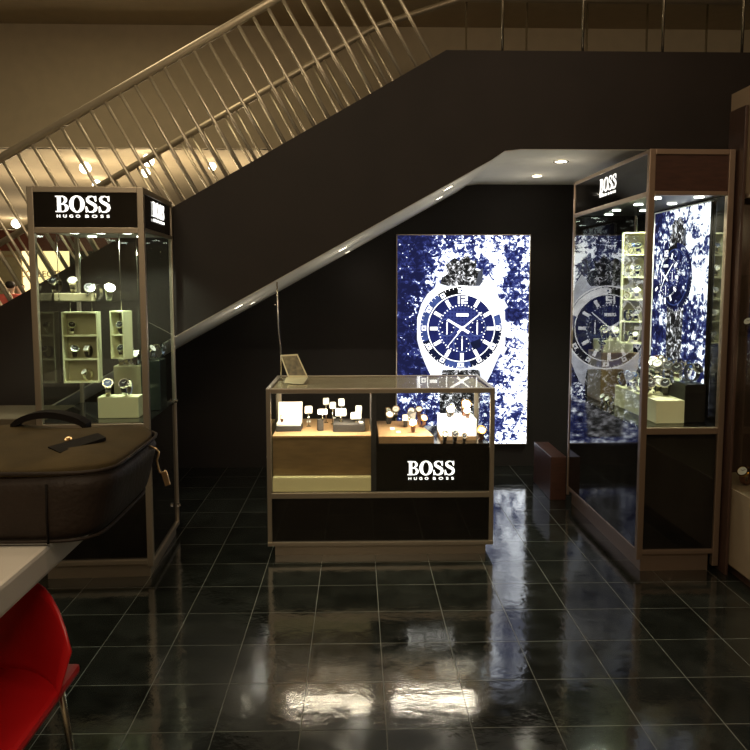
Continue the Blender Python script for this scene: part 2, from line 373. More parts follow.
# two passers-by beyond the stair
def skin_mesh(name, verts, edges, radii, m, parent, root=0, lvl=2):
    me = bpy.data.meshes.new(name); me.from_pydata(verts, edges, [])
    o = bpy.data.objects.new(name, me); C.objects.link(o)
    md = o.modifiers.new('skin', 'SKIN')
    for i, r in enumerate(radii): me.skin_vertices[0].data[i].radius = (r, r) if not isinstance(r, tuple) else r
    me.skin_vertices[0].data[root].use_root = True
    s = o.modifiers.new('sub', 'SUBSURF'); s.levels = lvl; s.render_levels = lvl
    me2 = bpy.data.meshes.new_from_object(o.evaluated_get(bpy.context.evaluated_depsgraph_get()))
    bpy.data.objects.remove(o)
    for p in me2.polygons: p.use_smooth = True
    me2.materials.clear(); me2.materials.append(M[m])
    o = bpy.data.objects.new(name, me2); C.objects.link(o); o.parent = parent
    return o
def person(loc, rz, label, top, h=1.0, hair='hair'):
    p = thing('person', label, 'person', loc, rz)
    V = [(0, 0, .92), (0, 0, 1.12), (0, 0, 1.33), (0, 0, 1.42), (0, -.01, 1.49), (0, -.02, 1.56), (0, -.01, 1.62),
         (-.19, 0, 1.34), (-.24, .0, 1.08), (-.23, -.06, .85), (-.23, -.08, .76), (.19, 0, 1.34), (.24, 0, 1.08), (.23, -.06, .85), (.23, -.08, .76),
         (-.09, 0, .86), (-.10, -.01, .48), (-.10, .02, .08), (-.10, -.12, .04), (.09, 0, .86), (.10, -.01, .48), (.10, .02, .08), (.10, -.12, .04)]
    E = [(0, 1), (1, 2), (2, 3), (3, 4), (4, 5), (5, 6), (2, 7), (7, 8), (8, 9), (9, 10), (2, 11), (11, 12), (12, 13), (13, 14), (0, 15), (15, 16), (16, 17), (17, 18), (0, 19), (19, 20), (20, 21), (21, 22)]
    rad = [(.14, .1), (.12, .09), (.13, .09), .05, .07, .088, .06, .06, .045, .032, .03, .06, .045, .032, .03, .085, .06, .045, .035, .085, .06, .045, .035]
    V = [(x * h, y * h, z * h) for x, y, z in V]
    skin_mesh('body', V, E, rad, 'skin', p)
    ja = [0, 1, 2, 3, 7, 8, 9, 11, 12, 13]; mp = {k: i for i, k in enumerate(ja)}
    skin_mesh('jacket', [V[k] for k in ja], [(mp[a], mp[b]) for a, b in E if a in mp and b in mp], [((rad[k][0] + .03, rad[k][1] + .03) if isinstance(rad[k], tuple) else rad[k] + .025) for k in ja], top, p)
    tj = [0, 15, 16, 17, 19, 20, 21]; mp = {k: i for i, k in enumerate(tj)}
    skin_mesh('trousers', [V[k] for k in tj], [(mp[a], mp[b]) for a, b in E if a in mp and b in mp], [((rad[k][0] + .015, rad[k][1] + .015) if isinstance(rad[k], tuple) else rad[k] + .02) for k in tj], 'navy', p)
    skin_mesh('hair', [(0, .03 * h, 1.50 * h), (0, .03 * h, 1.58 * h), (0, .01, 1.64 * h)], [(0, 1), (1, 2)], [.07, .092, .07], hair, p)
    return p
q = at_y(10.5, 290, 12.5); person((q.x, 12.5, 0), R(200), 'person in a coral red jacket with dark hair standing beyond the stair', 'coral', .99)
q = at_y(20, 290, 13.4); person((q.x, 13.4, 0), R(20), 'person in grey clothing facing the shop hall beyond the stair', 'greycloth', .96)

# ------------------------------------------------------------------ BOSS lettering
def strip(mb, A, B, d):     # a band between two 2D polylines, pushed d deep along y (front at y = 0)
    n = len(A)
    for i in range(n - 1):
        a, b, c, e = A[i], A[i + 1], B[i + 1], B[i]
        mb.hexa([(a[0], 0, a[1]), (b[0], 0, b[1]), (a[0], d, a[1]), (b[0], d, b[1]), (e[0], 0, e[1]), (c[0], 0, c[1]), (e[0], d, e[1]), (c[0], d, c[1])])
def arc(cx, cz, rx, rz, a0, a1, n=14): return [(cx + rx * math.cos(R(a0 + (a1 - a0) * i / n)), cz + rz * math.sin(R(a0 + (a1 - a0) * i / n))) for i in range(n + 1)]
def glyph_B(mb, x, d):
    for u0, u1, v0, v1 in ((.10, .31, .04, .96), (0, .42, 0, .065), (0, .42, .935, 1), (.25, .45, .47, .53)):
        mb.box(x + u0, x + u1, 0, d, v0, v1)
    strip(mb, arc(x + .40, .755, .27, .245, 90, -90), arc(x + .40, .755, .10, .18, 90, -90), d)
    strip(mb, arc(x + .42, .265, .32, .265, 90, -90), arc(x + .42, .265, .13, .20, 90, -90), d)
    return .78
def glyph_O(mb, x, d):
    strip(mb, arc(x + .44, .5, .44, .53, 0, 360, 32), arc(x + .44, .5, .20, .44, 0, 360, 32), d)
    return .91
def glyph_S(mb, x, d):
    cl = [(.60, .80), (.53, .93), (.38, .985), (.22, .95), (.13, .84), (.16, .70), (.28, .60), (.42, .52), (.56, .42), (.60, .28), (.55, .13), (.42, .03), (.26, .01), (.13, .07), (.06, .20)]
    wd = [.03, .055, .065, .11, .16, .19, .2, .21, .2, .19, .17, .11, .07, .06, .03]
    L, Rr = [], []
    for i, p in enumerate(cl):
        a = cl[max(i - 1, 0)]; b = cl[min(i + 1, len(cl) - 1)]; tx, tz = b[0] - a[0], b[1] - a[1]; l = math.hypot(tx, tz)
        nx, nz = -tz / l * wd[i] / 2, tx / l * wd[i] / 2
        L.append((x + p[0] + nx, p[1] + nz)); Rr.append((x + p[0] - nx, p[1] - nz))
    strip(mb, L, Rr, d)
    mb.prism([(x + .575, .66), (x + .635, .66), (x + .635, 1.0), (x + .585, 1.0), (x + .50, .90)], 0, d)
    mb.prism([(x + .02, -.01), (x + .075, -.01), (x + .17, .09), (x + .085, .36), (x + .02, .36)], 0, d)
    return .745
def boss_logo(parent, loc, W, rz=0, m='letters'):
    """white BOSS lettering, HUGO BOSS small beneath; W = full width"""
    mb = MB(); x = 0
    for g in (glyph_B, glyph_O, glyph_S, glyph_S): x += g(mb, x, .05)
    tot = x - .04; k = W / tot
    mb.xf(Matrix.Diagonal((k, 1, k * .93, 1)) @ Matrix.Translation((-tot / 2, 0, 0)))
    for v in mb.bm.verts: v.co.y *= .05
    o = mb.build('boss_lettering', m, parent, loc, (0, 0, rz))
    h = k * .16
    c = bpy.data.curves.new('t', 'FONT'); 
    me = None
    dv = Vector(loc); u = Vector((math.cos(rz), math.sin(rz), 0))
    for wd, fr, cx_ in (('HUGO', .42, -.27), ('BOSS', .44, .255)):
        word = text_mesh(wd, h * 1.45, m, parent, (0, 0, 0), ext=.0015, name=wd.lower() + '_small_lettering', sp=1.9, off=h * .03)
        xs = [v.co.x for v in word.data.vertices]; f = W * fr / (max(xs) - min(xs)); mid = (max(xs) + min(xs)) / 2
        for v in word.data.vertices: v.co.x = (v.co.x - mid) * f
        word.location = dv + u * (cx_ * W) + Vector((0, 0, -k * .31)); word.rotation_euler = (R(90), 0, rz)
    return o

# ------------------------------------------------------------------ watch advert (backlit)
def splash_material(name, seed, k=1.0, off=0.0):
    m = bpy.data.materials.new(name); m.use_nodes = True; nt = m.node_tree; nt.nodes.clear(); N = nt.nodes.new; L = nt.links.new
    out = N('ShaderNodeOutputMaterial'); em = N('ShaderNodeEmission'); L(em.outputs[0], out.inputs[0])
    tc = N('ShaderNodeTexCoord'); mp = N('ShaderNodeMapping'); mp.inputs['Location'].default_value = (seed, 0, seed * .7); L(tc.outputs['Object'], mp.inputs[0])
    n1 = N('ShaderNodeTexNoise'); n1.inputs['Scale'].default_value = 3.2; n1.inputs['Detail'].default_value = 3; n1.inputs['Distortion'].default_value = .8; L(mp.outputs[0], n1.inputs['Vector'])
    n2 = N('ShaderNodeTexNoise'); n2.inputs['Scale'].default_value = 20; n2.inputs['Detail'].default_value = 5; n2.inputs['Roughness'].default_value = .68; n2.inputs['Distortion'].default_value = 1.1; L(mp.outputs[0], n2.inputs['Vector'])
    sx = N('ShaderNodeSeparateXYZ'); L(tc.outputs['Object'], sx.inputs[0])
    def mth(op, a, b, c=None):
        x = N('ShaderNodeMath'); x.operation = op
        for i, q in enumerate((a, b, c)):
            if q is None: continue
            if isinstance(q, (int, float)): x.inputs[i].default_value = q
            else: L(q, x.inputs[i])
        return x.outputs[0]
    bias = mth('MULTIPLY_ADD', sx.outputs['X'], .17, -.035 + off)           # more spray towards the right
    # ring of spray round the strap and case
    dx = mth('SUBTRACT', sx.outputs['X'], .02); dz = mth('SUBTRACT', sx.outputs['Z'], .46)
    rr = mth('SQRT', mth('ADD', mth('MULTIPLY', dx, dx), mth('MULTIPLY', mth('MULTIPLY', dz, dz), .9)), 0)
    ringv = N('ShaderNodeMapRange'); L(rr, ringv.inputs[0]); ringv.inputs[1].default_value = .18; ringv.inputs[2].default_value = .46; ringv.inputs[3].default_value = .13; ringv.inputs[4].default_value = -.02
    low = N('ShaderNodeMapRange'); L(sx.outputs['Z'], low.inputs[0]); low.inputs[1].default_value = -.3; low.inputs[2].default_value = -.9; low.inputs[3].default_value = 0; low.inputs[4].default_value = .06
    v = mth('ADD', n2.outputs[0], mth('MULTIPLY', mth('SUBTRACT', n1.outputs[0], .5), .6))
    m3 = N('ShaderNodeMapping'); m3.inputs['Rotation'].default_value = (0, R(38), 0); m3.inputs['Scale'].default_value = (5, 1, 24); m3.inputs['Location'].default_value = (seed, 0, 0); L(tc.outputs['Object'], m3.inputs[0])
    n3 = N('ShaderNodeTexNoise'); n3.inputs['Scale'].default_value = 1.0; n3.inputs['Detail'].default_value = 4; n3.inputs['Distortion'].default_value = .9; L(m3.outputs[0], n3.inputs['Vector'])
    v = mth('ADD', v, mth('MULTIPLY', mth('SUBTRACT', n3.outputs[0], .5), .38))
    v = mth('ADD', mth('ADD', v, bias), mth('ADD', ringv.outputs[0], low.outputs[0]))
    vo = N('ShaderNodeTexVoronoi'); vo.inputs['Scale'].default_value = 34; L(mp.outputs[0], vo.inputs['Vector'])
    dr = N('ShaderNodeMapRange'); L(vo.outputs['Distance'], dr.inputs[0]); dr.inputs[1].default_value = .10; dr.inputs[2].default_value = .24; dr.inputs[3].default_value = .20; dr.inputs[4].default_value = 0
    gate = N('ShaderNodeMapRange'); L(n1.outputs[0], gate.inputs[0]); gate.inputs[1].default_value = .44; gate.inputs[2].default_value = .5; gate.inputs[3].default_value = 0; gate.inputs[4].default_value = 1
    v = mth('ADD', v, mth('MULTIPLY', dr.outputs[0], gate.outputs[0]))
    rp = N('ShaderNodeValToRGB'); e = rp.color_ramp.elements
    e[0].position = .34; e[0].color = (.013, .015, .062, 1)
    e[1].position = .47; e[1].color = (.035, .045, .21, 1)
    q = e.new(.53); q.color = (.12, .17, .50, 1)
    q = e.new(.575); q.color = (.9, .95, 1.0, 1)
    L(v, rp.inputs[0]); L(rp.outputs[0], em.inputs[0])
    st_ = N('ShaderNodeMapRange'); L(v, st_.inputs[0]); st_.inputs[1].default_value = .53; st_.inputs[2].default_value = .63; st_.inputs[3].default_value = 1.0 * k; st_.inputs[4].default_value = 3.6 * k
    L(st_.outputs[0], em.inputs['Strength'])
    return m
def emis(name, col, s=1.0):
    m = bpy.data.materials.new(name); m.use_nodes = True; nt = m.node_tree; nt.nodes.clear()
    out = nt.nodes.new('ShaderNodeOutputMaterial'); em = nt.nodes.new('ShaderNodeEmission'); nt.links.new(em.outputs[0], out.inputs[0])
    n = nt.nodes.new('ShaderNodeTexNoise'); n.inputs['Scale'].default_value = 14; tc = nt.nodes.new('ShaderNodeTexCoord'); nt.links.new(tc.outputs['Object'], n.inputs['Vector'])
    r = nt.nodes.new('ShaderNodeValToRGB'); r.color_ramp.elements[0].position = .35; r.color_ramp.elements[1].position = .65
    r.color_ramp.elements[0].color = (*[c * .8 for c in col], 1); r.color_ramp.elements[1].color = (*[c * 1.15 for c in col], 1)
    nt.links.new(n.outputs[0], r.inputs[0]); nt.links.new(r.outputs[0], em.inputs[0]); em.inputs[1].default_value = s
    return m
def half_splash(name):
    """black strap half hidden by spray"""
    m = bpy.data.materials.new(name); m.use_nodes = True; nt = m.node_tree; nt.nodes.clear(); N = nt.nodes.new; L = nt.links.new
    out = N('ShaderNodeOutputMaterial'); em = N('ShaderNodeEmission'); L(em.outputs[0], out.inputs[0])
    tc = N('ShaderNodeTexCoord'); n2 = N('ShaderNodeTexNoise'); n2.inputs['Scale'].default_value = 24; n2.inputs['Detail'].default_value = 8; n2.inputs['Roughness'].default_value = .7; n2.inputs['Distortion'].default_value = 1.2
    L(tc.outputs['Object'], n2.inputs['Vector'])
    rp = N('ShaderNodeValToRGB'); e = rp.color_ramp.elements; e[0].position = .46; e[0].color = (.012, .012, .013, 1); e[1].position = .62; e[1].color = (1.6, 1.6, 1.7, 1)
    q = e.new(.53); q.color = (.09, .09, .085, 1)
    L(n2.outputs[0], rp.inputs[0]); L(rp.outputs[0], em.inputs[0]); return m
A_ = {'ring': emis('lit_print_pale_blue', (.16, .22, .55)), 'bg': splash_material('lit_splash_print', 3.1), 'bg2': splash_material('lit_splash_print_narrow', 8.4, .62, .01), 'bg3': splash_material('lit_splash_dial', 1.4, .5, -.15),  'white': emis('lit_print_white', (1, 1, 1), 2.2), 'case': emis('lit_print_steel', (.86, .9, 1), 1.5),
      'bezel': emis('lit_print_bezel_blue', (.07, .11, .34)), 'bezdark': emis('lit_print_bezel_dark', (.012, .016, .05)), 'dial': emis('lit_print_dial_blue', (.020, .026, .135)),
      'sub': emis('lit_print_subdial', (.045, .06, .24)), 'strap': half_splash('lit_print_wet_strap'), 'black': emis('lit_print_black', (.01, .01, .012)), 'grey': emis('lit_print_grey', (.10, .11, .14))}
M.update({'A_' + k: v for k, v in A_.items()})
def poster_print(parent, W, H, cx, cz, s, name='poster_print', bg='A_bg', case=True):
    """flat printed face in x,z (front towards -y); the watch centre at cx,cz; s scales the watch. One mesh."""
    mb = MB(); d = [0.0]
    mb._add([(-W / 2, 0, -H / 2), (W / 2, 0, -H / 2), (W / 2, 0, H / 2), (-W / 2, 0, H / 2)], [(0, 1, 2, 3)], bg)
    u = s / 118.0
    def poly(pts, m):
        d[0] -= .00025
        pp = [(min(W / 2, max(-W / 2, cx + x * u)), d[0], min(H / 2, max(-H / 2, cz + z * u))) for x, z in pts]
        mb._add(pp, [tuple(range(len(pp)))], m)
    def circ(r, m, x=0, z=0, n=64, a0=0, a1=360): poly([(x + r * math.cos(R(a0 + (a1 - a0) * i / n)), z + r * math.sin(R(a0 + (a1 - a0) * i / n))) for i in range(n + (0 if a1 - a0 == 360 else 1))], m)
    def sector(r0, r1, a0, a1, m, n=18):
        d[0] -= .00012
        for i in range(n):
            q = [a0 + (a1 - a0) * (i + j) / n for j in (0, 1)]
            pp = [(r * math.cos(R(t)), r * math.sin(R(t))) for r, t in ((r0, q[0]), (r1, q[0]), (r1, q[1]), (r0, q[1]))]
            mb._add([(cx + x * u, d[0], cz + z * u) for x, z in pp], [(0, 1, 2, 3)], m)
    def bar(ang, r0, r1, w0, m, w1=None):
        w1 = w0 if w1 is None else w1; c, s_ = math.sin(R(ang)), math.cos(R(ang))
        poly([(c * r0 - s_ * w0, s_ * r0 + c * w0), (c * r1 - s_ * w1, s_ * r1 + c * w1), (c * r1 + s_ * w1, s_ * r1 - c * w1), (c * r0 + s_ * w0, s_ * r0 - c * w0)], m)
    # strap above and below
    poly([(-22, 36), (-20, 50), (-14, 54), (-16, 63), (-7, 70), (-2, 67), (5, 73), (11, 66), (15, 68), (14, 58), (21, 56), (22, 36)], 'A_strap')
    poly([(13, 38), (21, 40), (21, 60), (17, 56)], 'A_grey')
    poly([(-22, -36), (22, -36), (20, -80), (17, -112), (-19, -112), (-21, -78)], 'A_strap')
    # case with lugs, crown and pushers
    if case: poly([(-27, 40), (-24, 49), (-21, 44), (-14, 42), (18, 42), (22, 47), (27, 54), (32, 46), (37, 32), (44, 16), (45, -16), (38, -30), (31, -46), (26, -56), (22, -60), (19, -42), (-18, -42), (-22, -58), (-28, -52), (-34, -40), (-40, -26), (-44, -12), (-44, 10), (-40, 24), (-34, 34)], 'A_case')
    poly([(43, 6), (50, 6), (50, -6), (43, -6)], 'A_case'); poly([(37, 24), (43, 28), (47, 21), (42, 17)], 'A_case'); poly([(42, -17), (47, -20), (43, -28), (37, -24)], 'A_case')
    if not case: circ(41, 'A_bg3')
    if case: circ(42.5, 'A_white'); circ(41, 'A_bezel')
    sector(33, 41, -75, 0, 'A_bezdark'); sector(33, 41, 90, 125, 'A_black'); sector(33, 41, 200, 245, 'A_bezdark')
    if case: sector(33.5, 40.5, 20, 90, 'A_white')
    for a in range(0, 360, 30):
        if 10 < a < 80: continue
        if case: bar(a, 35, 39.5, 2.4 if a % 60 else 3.2, 'A_white'); bar(a, 36.4, 38.2, .9, 'A_bezel')
    for a in range(0, 360, 6):
        if a % 30 and not 0 < a < 80: bar(a, 39, 41, .25, 'A_white')
    circ(34, 'A_white' if case else 'A_bezel'); circ(33, 'A_dial' if case else 'A_bg3')
    if case: circ(24, 'A_sub')
    for k in range(-5, 6):
        for j in range(-5, 7):
            if k * k * 9 + j * j * 9 < 21 * 21: poly([(k * 3.4, j * 3.4), (k * 3.4 + 1.7, j * 3.4), (k * 3.4 + 1.7, j * 3.4 + 1.7), (k * 3.4, j * 3.4 + 1.7)], 'A_dial')
    for a in range(0, 360, 8): bar(a, 22.3, 23.6, .5, 'A_white')
    for x, z in ((-15, 1), (15, 1), (0, -15)):
        circ(8.6, 'A_ring', x, z, 28); circ(8.1, 'A_dial', x, z, 28)
        for a in range(0, 360, 45):
            poly([(x + 6.6 * math.cos(R(a)) - .5, z + 6.6 * math.sin(R(a)) - .5), (x + 6.6 * math.cos(R(a)) + .5, z + 6.6 * math.sin(R(a)) - .5), (x + 6.6 * math.cos(R(a)) + .5, z + 6.6 * math.sin(R(a)) + .5), (x + 6.6 * math.cos(R(a)) - .5, z + 6.6 * math.sin(R(a)) + .5)], 'A_white')
        poly([(x - .6, z - 6), (x + .6, z - 6), (x + .6, z + 5), (x - .6, z + 5)], 'A_white')
    poly([(8, -14), (18, -10), (19, -18), (12, -22)], 'A_bezdark')
    for a in range(30, 360, 30): bar(a, 24.5, 32, 1.7, 'A_white')
    # 12 numeral
    poly([(-4.6, 32), (-2.6, 32), (-2.6, 24.5), (-4.6, 24.5)], 'A_white')
    poly([(-1.2, 32), (5, 32), (5, 27.3), (1, 27.3), (1, 26.2), (5, 26.2), (5, 24.5), (-1.2, 24.5), (-1.2, 29), (2.8, 29), (2.8, 30.3), (-1.2, 30.3)], 'A_white')
    poly([(-6, 12), (6, 12), (6, 15), (-6, 15)], 'A_white')
    poly([(-4.9, 12.8), (-3.8, 12.8), (-3.8, 14.2), (-4.9, 14.2)], 'A_sub'); poly([(-1.8, 12.8), (-.9, 12.8), (-.9, 14.2), (-1.8, 14.2)], 'A_sub')
    # hands
    bar(50, -6, 25, .9, 'A_white', .5); bar(301, -8, 17, 1.4, 'A_white', 1.0); bar(219, -3, 25, .6, 'A_white', .3); circ(2.2, 'A_white', n=20)
    me = mb
    o = me.build(name, None, parent)
    return o

# ---- lightbox on the back wall
P0, P1, Q0, Q1 = .338, 1.455, .208, 1.986
lb = thing('lightbox', 'large backlit watch poster with blue water splash on the dark back wall', 'lightbox', ((P0 + P1) / 2, WY - .055, (Q0 + Q1) / 2))
W, H = P1 - P0, Q1 - Q0
MB().box(-W / 2, W / 2, .006, .05, -H / 2, H / 2).build('light_case', 'black_matte', lb)
mb = MB()
for a in ((-W / 2 - .008, -W / 2, -H / 2 - .008, H / 2 + .008), (W / 2, W / 2 + .008, -H / 2 - .008, H / 2 + .008), (-W / 2, W / 2, H / 2, H / 2 + .008), (-W / 2, W / 2, -H / 2 - .008, -H / 2)): mb.box(a[0], a[1], -.004, .05, a[2], a[3])
mb.build('edge_frame', 'metal', lb)
c = at_y(461, 328, WY - .055)
poster_print(lb, W, H, c.x - (P0 + P1) / 2, c.z - (Q0 + Q1) / 2, 1.0)

# ------------------------------------------------------------------ watches
def watch_proto(key, case, dial, strap, r=.021, square=False, bracelet=True):
    t = bpy.data.objects.new('wristwatch', None); C.objects.link(t); t['category'] = 'watch'
    th = R(38); u_ = Vector((0, -math.cos(th), math.sin(th))); c0 = Vector((0, 0, .034)); RX, RZ = .027, .032
    # strap: a closed band
    mb = MB(); n = 22; vs = []
    for i in range(n):
        a = 2 * math.pi * i / n; ww = .0095 - .002 * math.cos(a - (math.pi - th)) * -1 
        d_ = Vector((0, math.cos(a) * RX, math.sin(a) * RZ)); nn = Vector((0, math.cos(a), math.sin(a)))
        th_ = .0018 + (.0008 if bracelet and i % 2 else 0)
        for sx, sr in ((-1, -1), (1, -1), (1, 1), (-1, 1)): vs.append(c0 + d_ + nn * th_ * sr + Vector((sx * ww, 0, 0)))
    fs = []
    for i in range(n):
        for k in range(4): fs.append((i * 4 + k, i * 4 + (k + 1) % 4, (i + 1) % n * 4 + (k + 1) % 4, (i + 1) % n * 4 + k))
    mb._add(vs, fs); mb.build('strap', strap, t)
    cc = c0 + u_ * .029
    mb = MB()
    if square:
        m_ = Matrix.Translation(cc) @ u_.to_track_quat('Z', 'Y').to_matrix().to_4x4()
        mb.box(-r * .85, r * .85, -r * .95, r * .95, -.004, .006, None, .003); mb.xf(m_)
    else:
        mb.cyl(cc - u_ * .004, r * .96, .008, u_, 24, r2=r); mb.ring(cc + u_ * .004, r * .80, r, .0035, u_, 24)
    mb.cyl(cc + Vector((r * .95, 0, 0)), .003, .005, (1, 0, 0), 8)
    mb.build('case', case, t)
    mb = MB()
    if square:
        mb.box(-r * .68, r * .68, -r * .78, r * .78, .0058, .0066); mb.xf(m_)
    else: mb.cyl(cc + u_ * .0042, r * .8, .0012, u_, 24)
    dl = mb.build('dial', dial, t)
    mb = MB(); ax = u_.to_track_quat('Z', 'Y').to_matrix().to_4x4(); q = .0058 if not square else .007
    for a, l in ((40, .013), (-60, .009), (0, .0)):
        if l: mb2 = [Vector((math.sin(R(a)) * l * k2 - math.cos(R(a)) * .0006 * s2, math.cos(R(a)) * l * k2 + math.sin(R(a)) * .0006 * s2, q)) for k2, s2 in ((0, 1), (1, 1), (1, -1), (0, -1))]; mb._add(mb2 + [v + Vector((0, 0, .0005)) for v in mb2], [(0, 1, 2, 3), (4, 5, 6, 7), (0, 1, 5, 4), (1, 2, 6, 5), (2, 3, 7, 6), (3, 0, 4, 7)])
    mb.xf(Matrix.Translation(cc) @ ax)
    mb.build('hands', 'd_black' if dial == 'd_white' else 'lum', t)
    return t
protos = {'sw': watch_proto('sw', 'steel', 'd_white', 'steel'), 'sb': watch_proto('sb', 'steel', 'd_blue', 'steel'), 'sk': watch_proto('sk', 'chrome', 'd_black', 'chrome'),
          'lw': watch_proto('lw', 'steel', 'd_white', 'strap_l', bracelet=False), 'lb': watch_proto('lb', 'steel', 'd_black', 'strap_l', .022, bracelet=False),
          'gw': watch_proto('gw', 'gold', 'd_white', 'strap_b', bracelet=False), 'qw': watch_proto('qw', 'steel', 'd_white', 'strap_l', .019, True, False)}
used = set()
def watch(kind, p, rz, label, group, s=1.15, tilt=0):
    src = protos[kind]
    if kind in used:
        t = src.copy(); C.objects.link(t)
        for ch in [c for c in bpy.data.objects if c.parent == src]:
            k = ch.copy(); C.objects.link(k); k.parent = t
    else: t = src; used.add(kind)
    t.location = p; t.rotation_euler = (tilt, 0, rz); t.scale = (s, s, s); t['label'] = label; t['group'] = group; t['category'] = 'watch'
    t.name = 'wristwatch'
    return t

# ------------------------------------------------------------------ showcase towers
def bars(root, lst, m, name='frame_post'):
    for b in lst: MB().box(*b[:6], None, .003).build(b[6] if len(b) > 6 else name, m, root)

# left tower: origin at its front right foot, x runs 0..-w
LX, LY, LW_, LD, LH, LR, LDK, LZH = -1.103, 3.768, .584, .70, 2.08, 2.493, .85, 1.873
def lw(x, y, z): r = R(LR); return Vector((LX + x * math.cos(r) - y * math.sin(r), LY + x * math.sin(r) + y * math.cos(r), z))
lt = thing('display_showcase', 'tall glass watch showcase at left with black BOSS header and bronze frame', 'showcase', (LX, LY, 0), R(LR))
t = .032
w_, d_ = LW_, LD
bars(lt, [(-w_, -w_ + t, 0, t, .06, LH), (-t, 0, 0, t, .06, LH), (-t * .7, 0, d_ - t * .7, d_, .06, LH), (-w_, -w_ + t * .7, d_ - t * .7, d_, .06, LH)], 'metal')
bars(lt, [(-w_ + t, -t, 0, t, LH - .03, LH), (-w_ + t, -t, 0, t, LZH - .03, LZH), (-w_ + t, -t, 0, t, LDK - .035, LDK - .005), (-w_ + t, -t, 0, t, .075, .10),
          (-t * .8, 0, t, d_ - t * .7, LH - .03, LH), (-t * .8, 0, t, d_ - t * .7, LZH - .02, LZH), (-t * .6, 0, t, d_ - t * .7, .06, .085),
          (-w_, -w_ + t * .8, t, d_ - t * .7, LH - .03, LH), (-w_, -w_ + t * .6, t, d_ - t * .7, .06, .085), (-w_ + t, -t, d_ - t * .6, d_, LH - .03, LH)], 'metal', 'frame_rail')
MB().box(-w_ + .02, -.02, .02, d_ - .02, 0, .075).build('plinth', 'metal', lt)
hpf = MB().box(-w_ + t, -t, .008, .018, LZH, LH - .03).build('header_panel', 'black', lt)
hps = MB().box(-.014, -.006, t, d_ - t * .7, LZH, LH - .03).build('header_panel', 'black', lt)
MB().box(-w_ + .006, -w_ + .014, t, d_ - t * .7, LZH, LH - .03).build('header_panel', 'black', lt)
MB().box(-w_ + t, -t, d_ - .016, d_ - .008, LZH, LH - .03).build('header_panel', 'black', lt)
MB().box(-w_ + .015, -.015, .02, d_ - .02, LZH - .012, LZH - .004).build('lamp_panel', 'greycloth', lt)
MB().box(-w_ + .01, -.01, .02, d_ - .01, LH - .012, LH - .004).build('roof_panel', 'black_matte', lt)
MB().box(-w_ + .012, -.012, .02, d_ - .012, .08, LDK - .012).build('base_cabinet', 'black', lt)
MB().box(-w_ + .008, -.008, .012, d_ - .008, LDK - .012, LDK).build('deck', 'black', lt)
MB().box(-w_ + t, -t, .010, .016, LDK, LZH - .03).build('glass_pane', 'glassgreen', lt)
MB().box(-.012, -.006, t, d_ - t * .7, LDK, LZH - .02).build('glass_pane', 'glassgreen', lt)
MB().box(-w_ + .006, -w_ + .012, t, d_ - t * .7, LDK, LZH - .02).build('glass_pane', 'glass', lt)
MB().box(-w_ + t, -t, d_ - .014, d_ - .008, LDK, LZH - .02).build('glass_pane', 'glass', lt)
MB().box(-w_ + .04, -.04, .004, .009, LDK - .003, LDK + .001).build('deck_edge_strip', 'chrome', lt)
for z in (LDK + .01, .2):
    MB().cyl((0, d_ - .06, z), .014, .014, (1, 0, 0), 16).cyl((.014, d_ - .06, z), .006, .006, (1, 0, 0), 10).build('lock', 'chrome', lt)
boss_logo(hpf, (-w_ / 2 - .012, .003, 1.950), .277)
lgo = boss_logo(hps, (.0, d_ * .50, 1.951), .27, R(90))
sh_z = 1.487
MB().box(-w_ + .05, -w_ + .42, .18, d_ - .12, sh_z - .008, sh_z).build('glass_shelf', 'glassgreen', lt)
mb = MB()
for x in (-w_ + .07, -w_ + .40):
    for y in (.2, d_ - .14): mb.tube([(x, y, sh_z), (x, y, LZH - .01)], .002, 6)
mb.build('shelf_hanger', 'steel', lt)
for x, y in ((-.42, .2), (-.28, .2), (-.14, .2), (-.42, .5), (-.14, .5)):
    MB().cyl((x, y, LZH - .019), .024, .006).build('lamp_disc', 'lampcool', lt)
    lamp('showcase_light', 'SPOT', lw(x, y, LZH - .03), 15, (.96, 1, .82), .02, (0, 0, lt.rotation_euler.z), 120)

# right tower: origin at its front left foot
RX_, RY_, RW, RD, RH, RR_, RDK, RZH = 1.532, 3.771, .458, 1.27, 2.286, .708, .809, 2.069
def rw(x, y, z): r = R(RR_); return Vector((RX_ + x * math.cos(r) - y * math.sin(r), RY_ + x * math.sin(r) + y * math.cos(r), z))
rt = thing('display_showcase', 'deep glass watch showcase at right with copper bronze frame and lit BOSS side header', 'showcase', (RX_, RY_, 0), R(RR_))
w_, d_ = RW, RD; t = .033
bars(rt, [(0, t, 0, t, .07, RH), (w_ - t, w_, 0, t, .03, RH), (0, .016, d_ - .02, d_, .06, RH), (w_ - .02, w_, d_ - .02, d_, .06, RH)], 'metal_cu')
bars(rt, [(t, w_ - t, 0, t, RH - .028, RH), (t, w_ - t, 0, t, RZH - .022, RZH), (t, w_ - t, 0, t, RDK - .04, RDK - .005), (t, w_ - t, 0, t, .10, .125),
          (0, .025, t, d_ - .02, RH - .022, RH), (0, .022, t, d_ - .02, RZH - .026, RZH), (0, .02, t, d_ - .02, .10, .125),
          (w_ - .02, w_, t, d_ - .02, RH - .022, RH), (.016, w_ - .02, d_ - .02, d_, RH - .022, RH)], 'metal_cu', 'frame_rail')
MB().box(.03, w_ - .05, .02, d_ - .03, 0, .10).build('plinth', 'metal_cu', rt)
MB().box(t, w_ - t, .008, .018, RZH, RH - .028).build('header_panel', 'redwood', rt)
hpr = MB().box(.006, .014, t, d_ - .02, RZH, RH - .022).build('header_panel', 'black', rt)
MB().box(.014, w_ - .014, d_ - .016, d_ - .008, RZH, RH - .022).build('header_panel', 'black', rt)
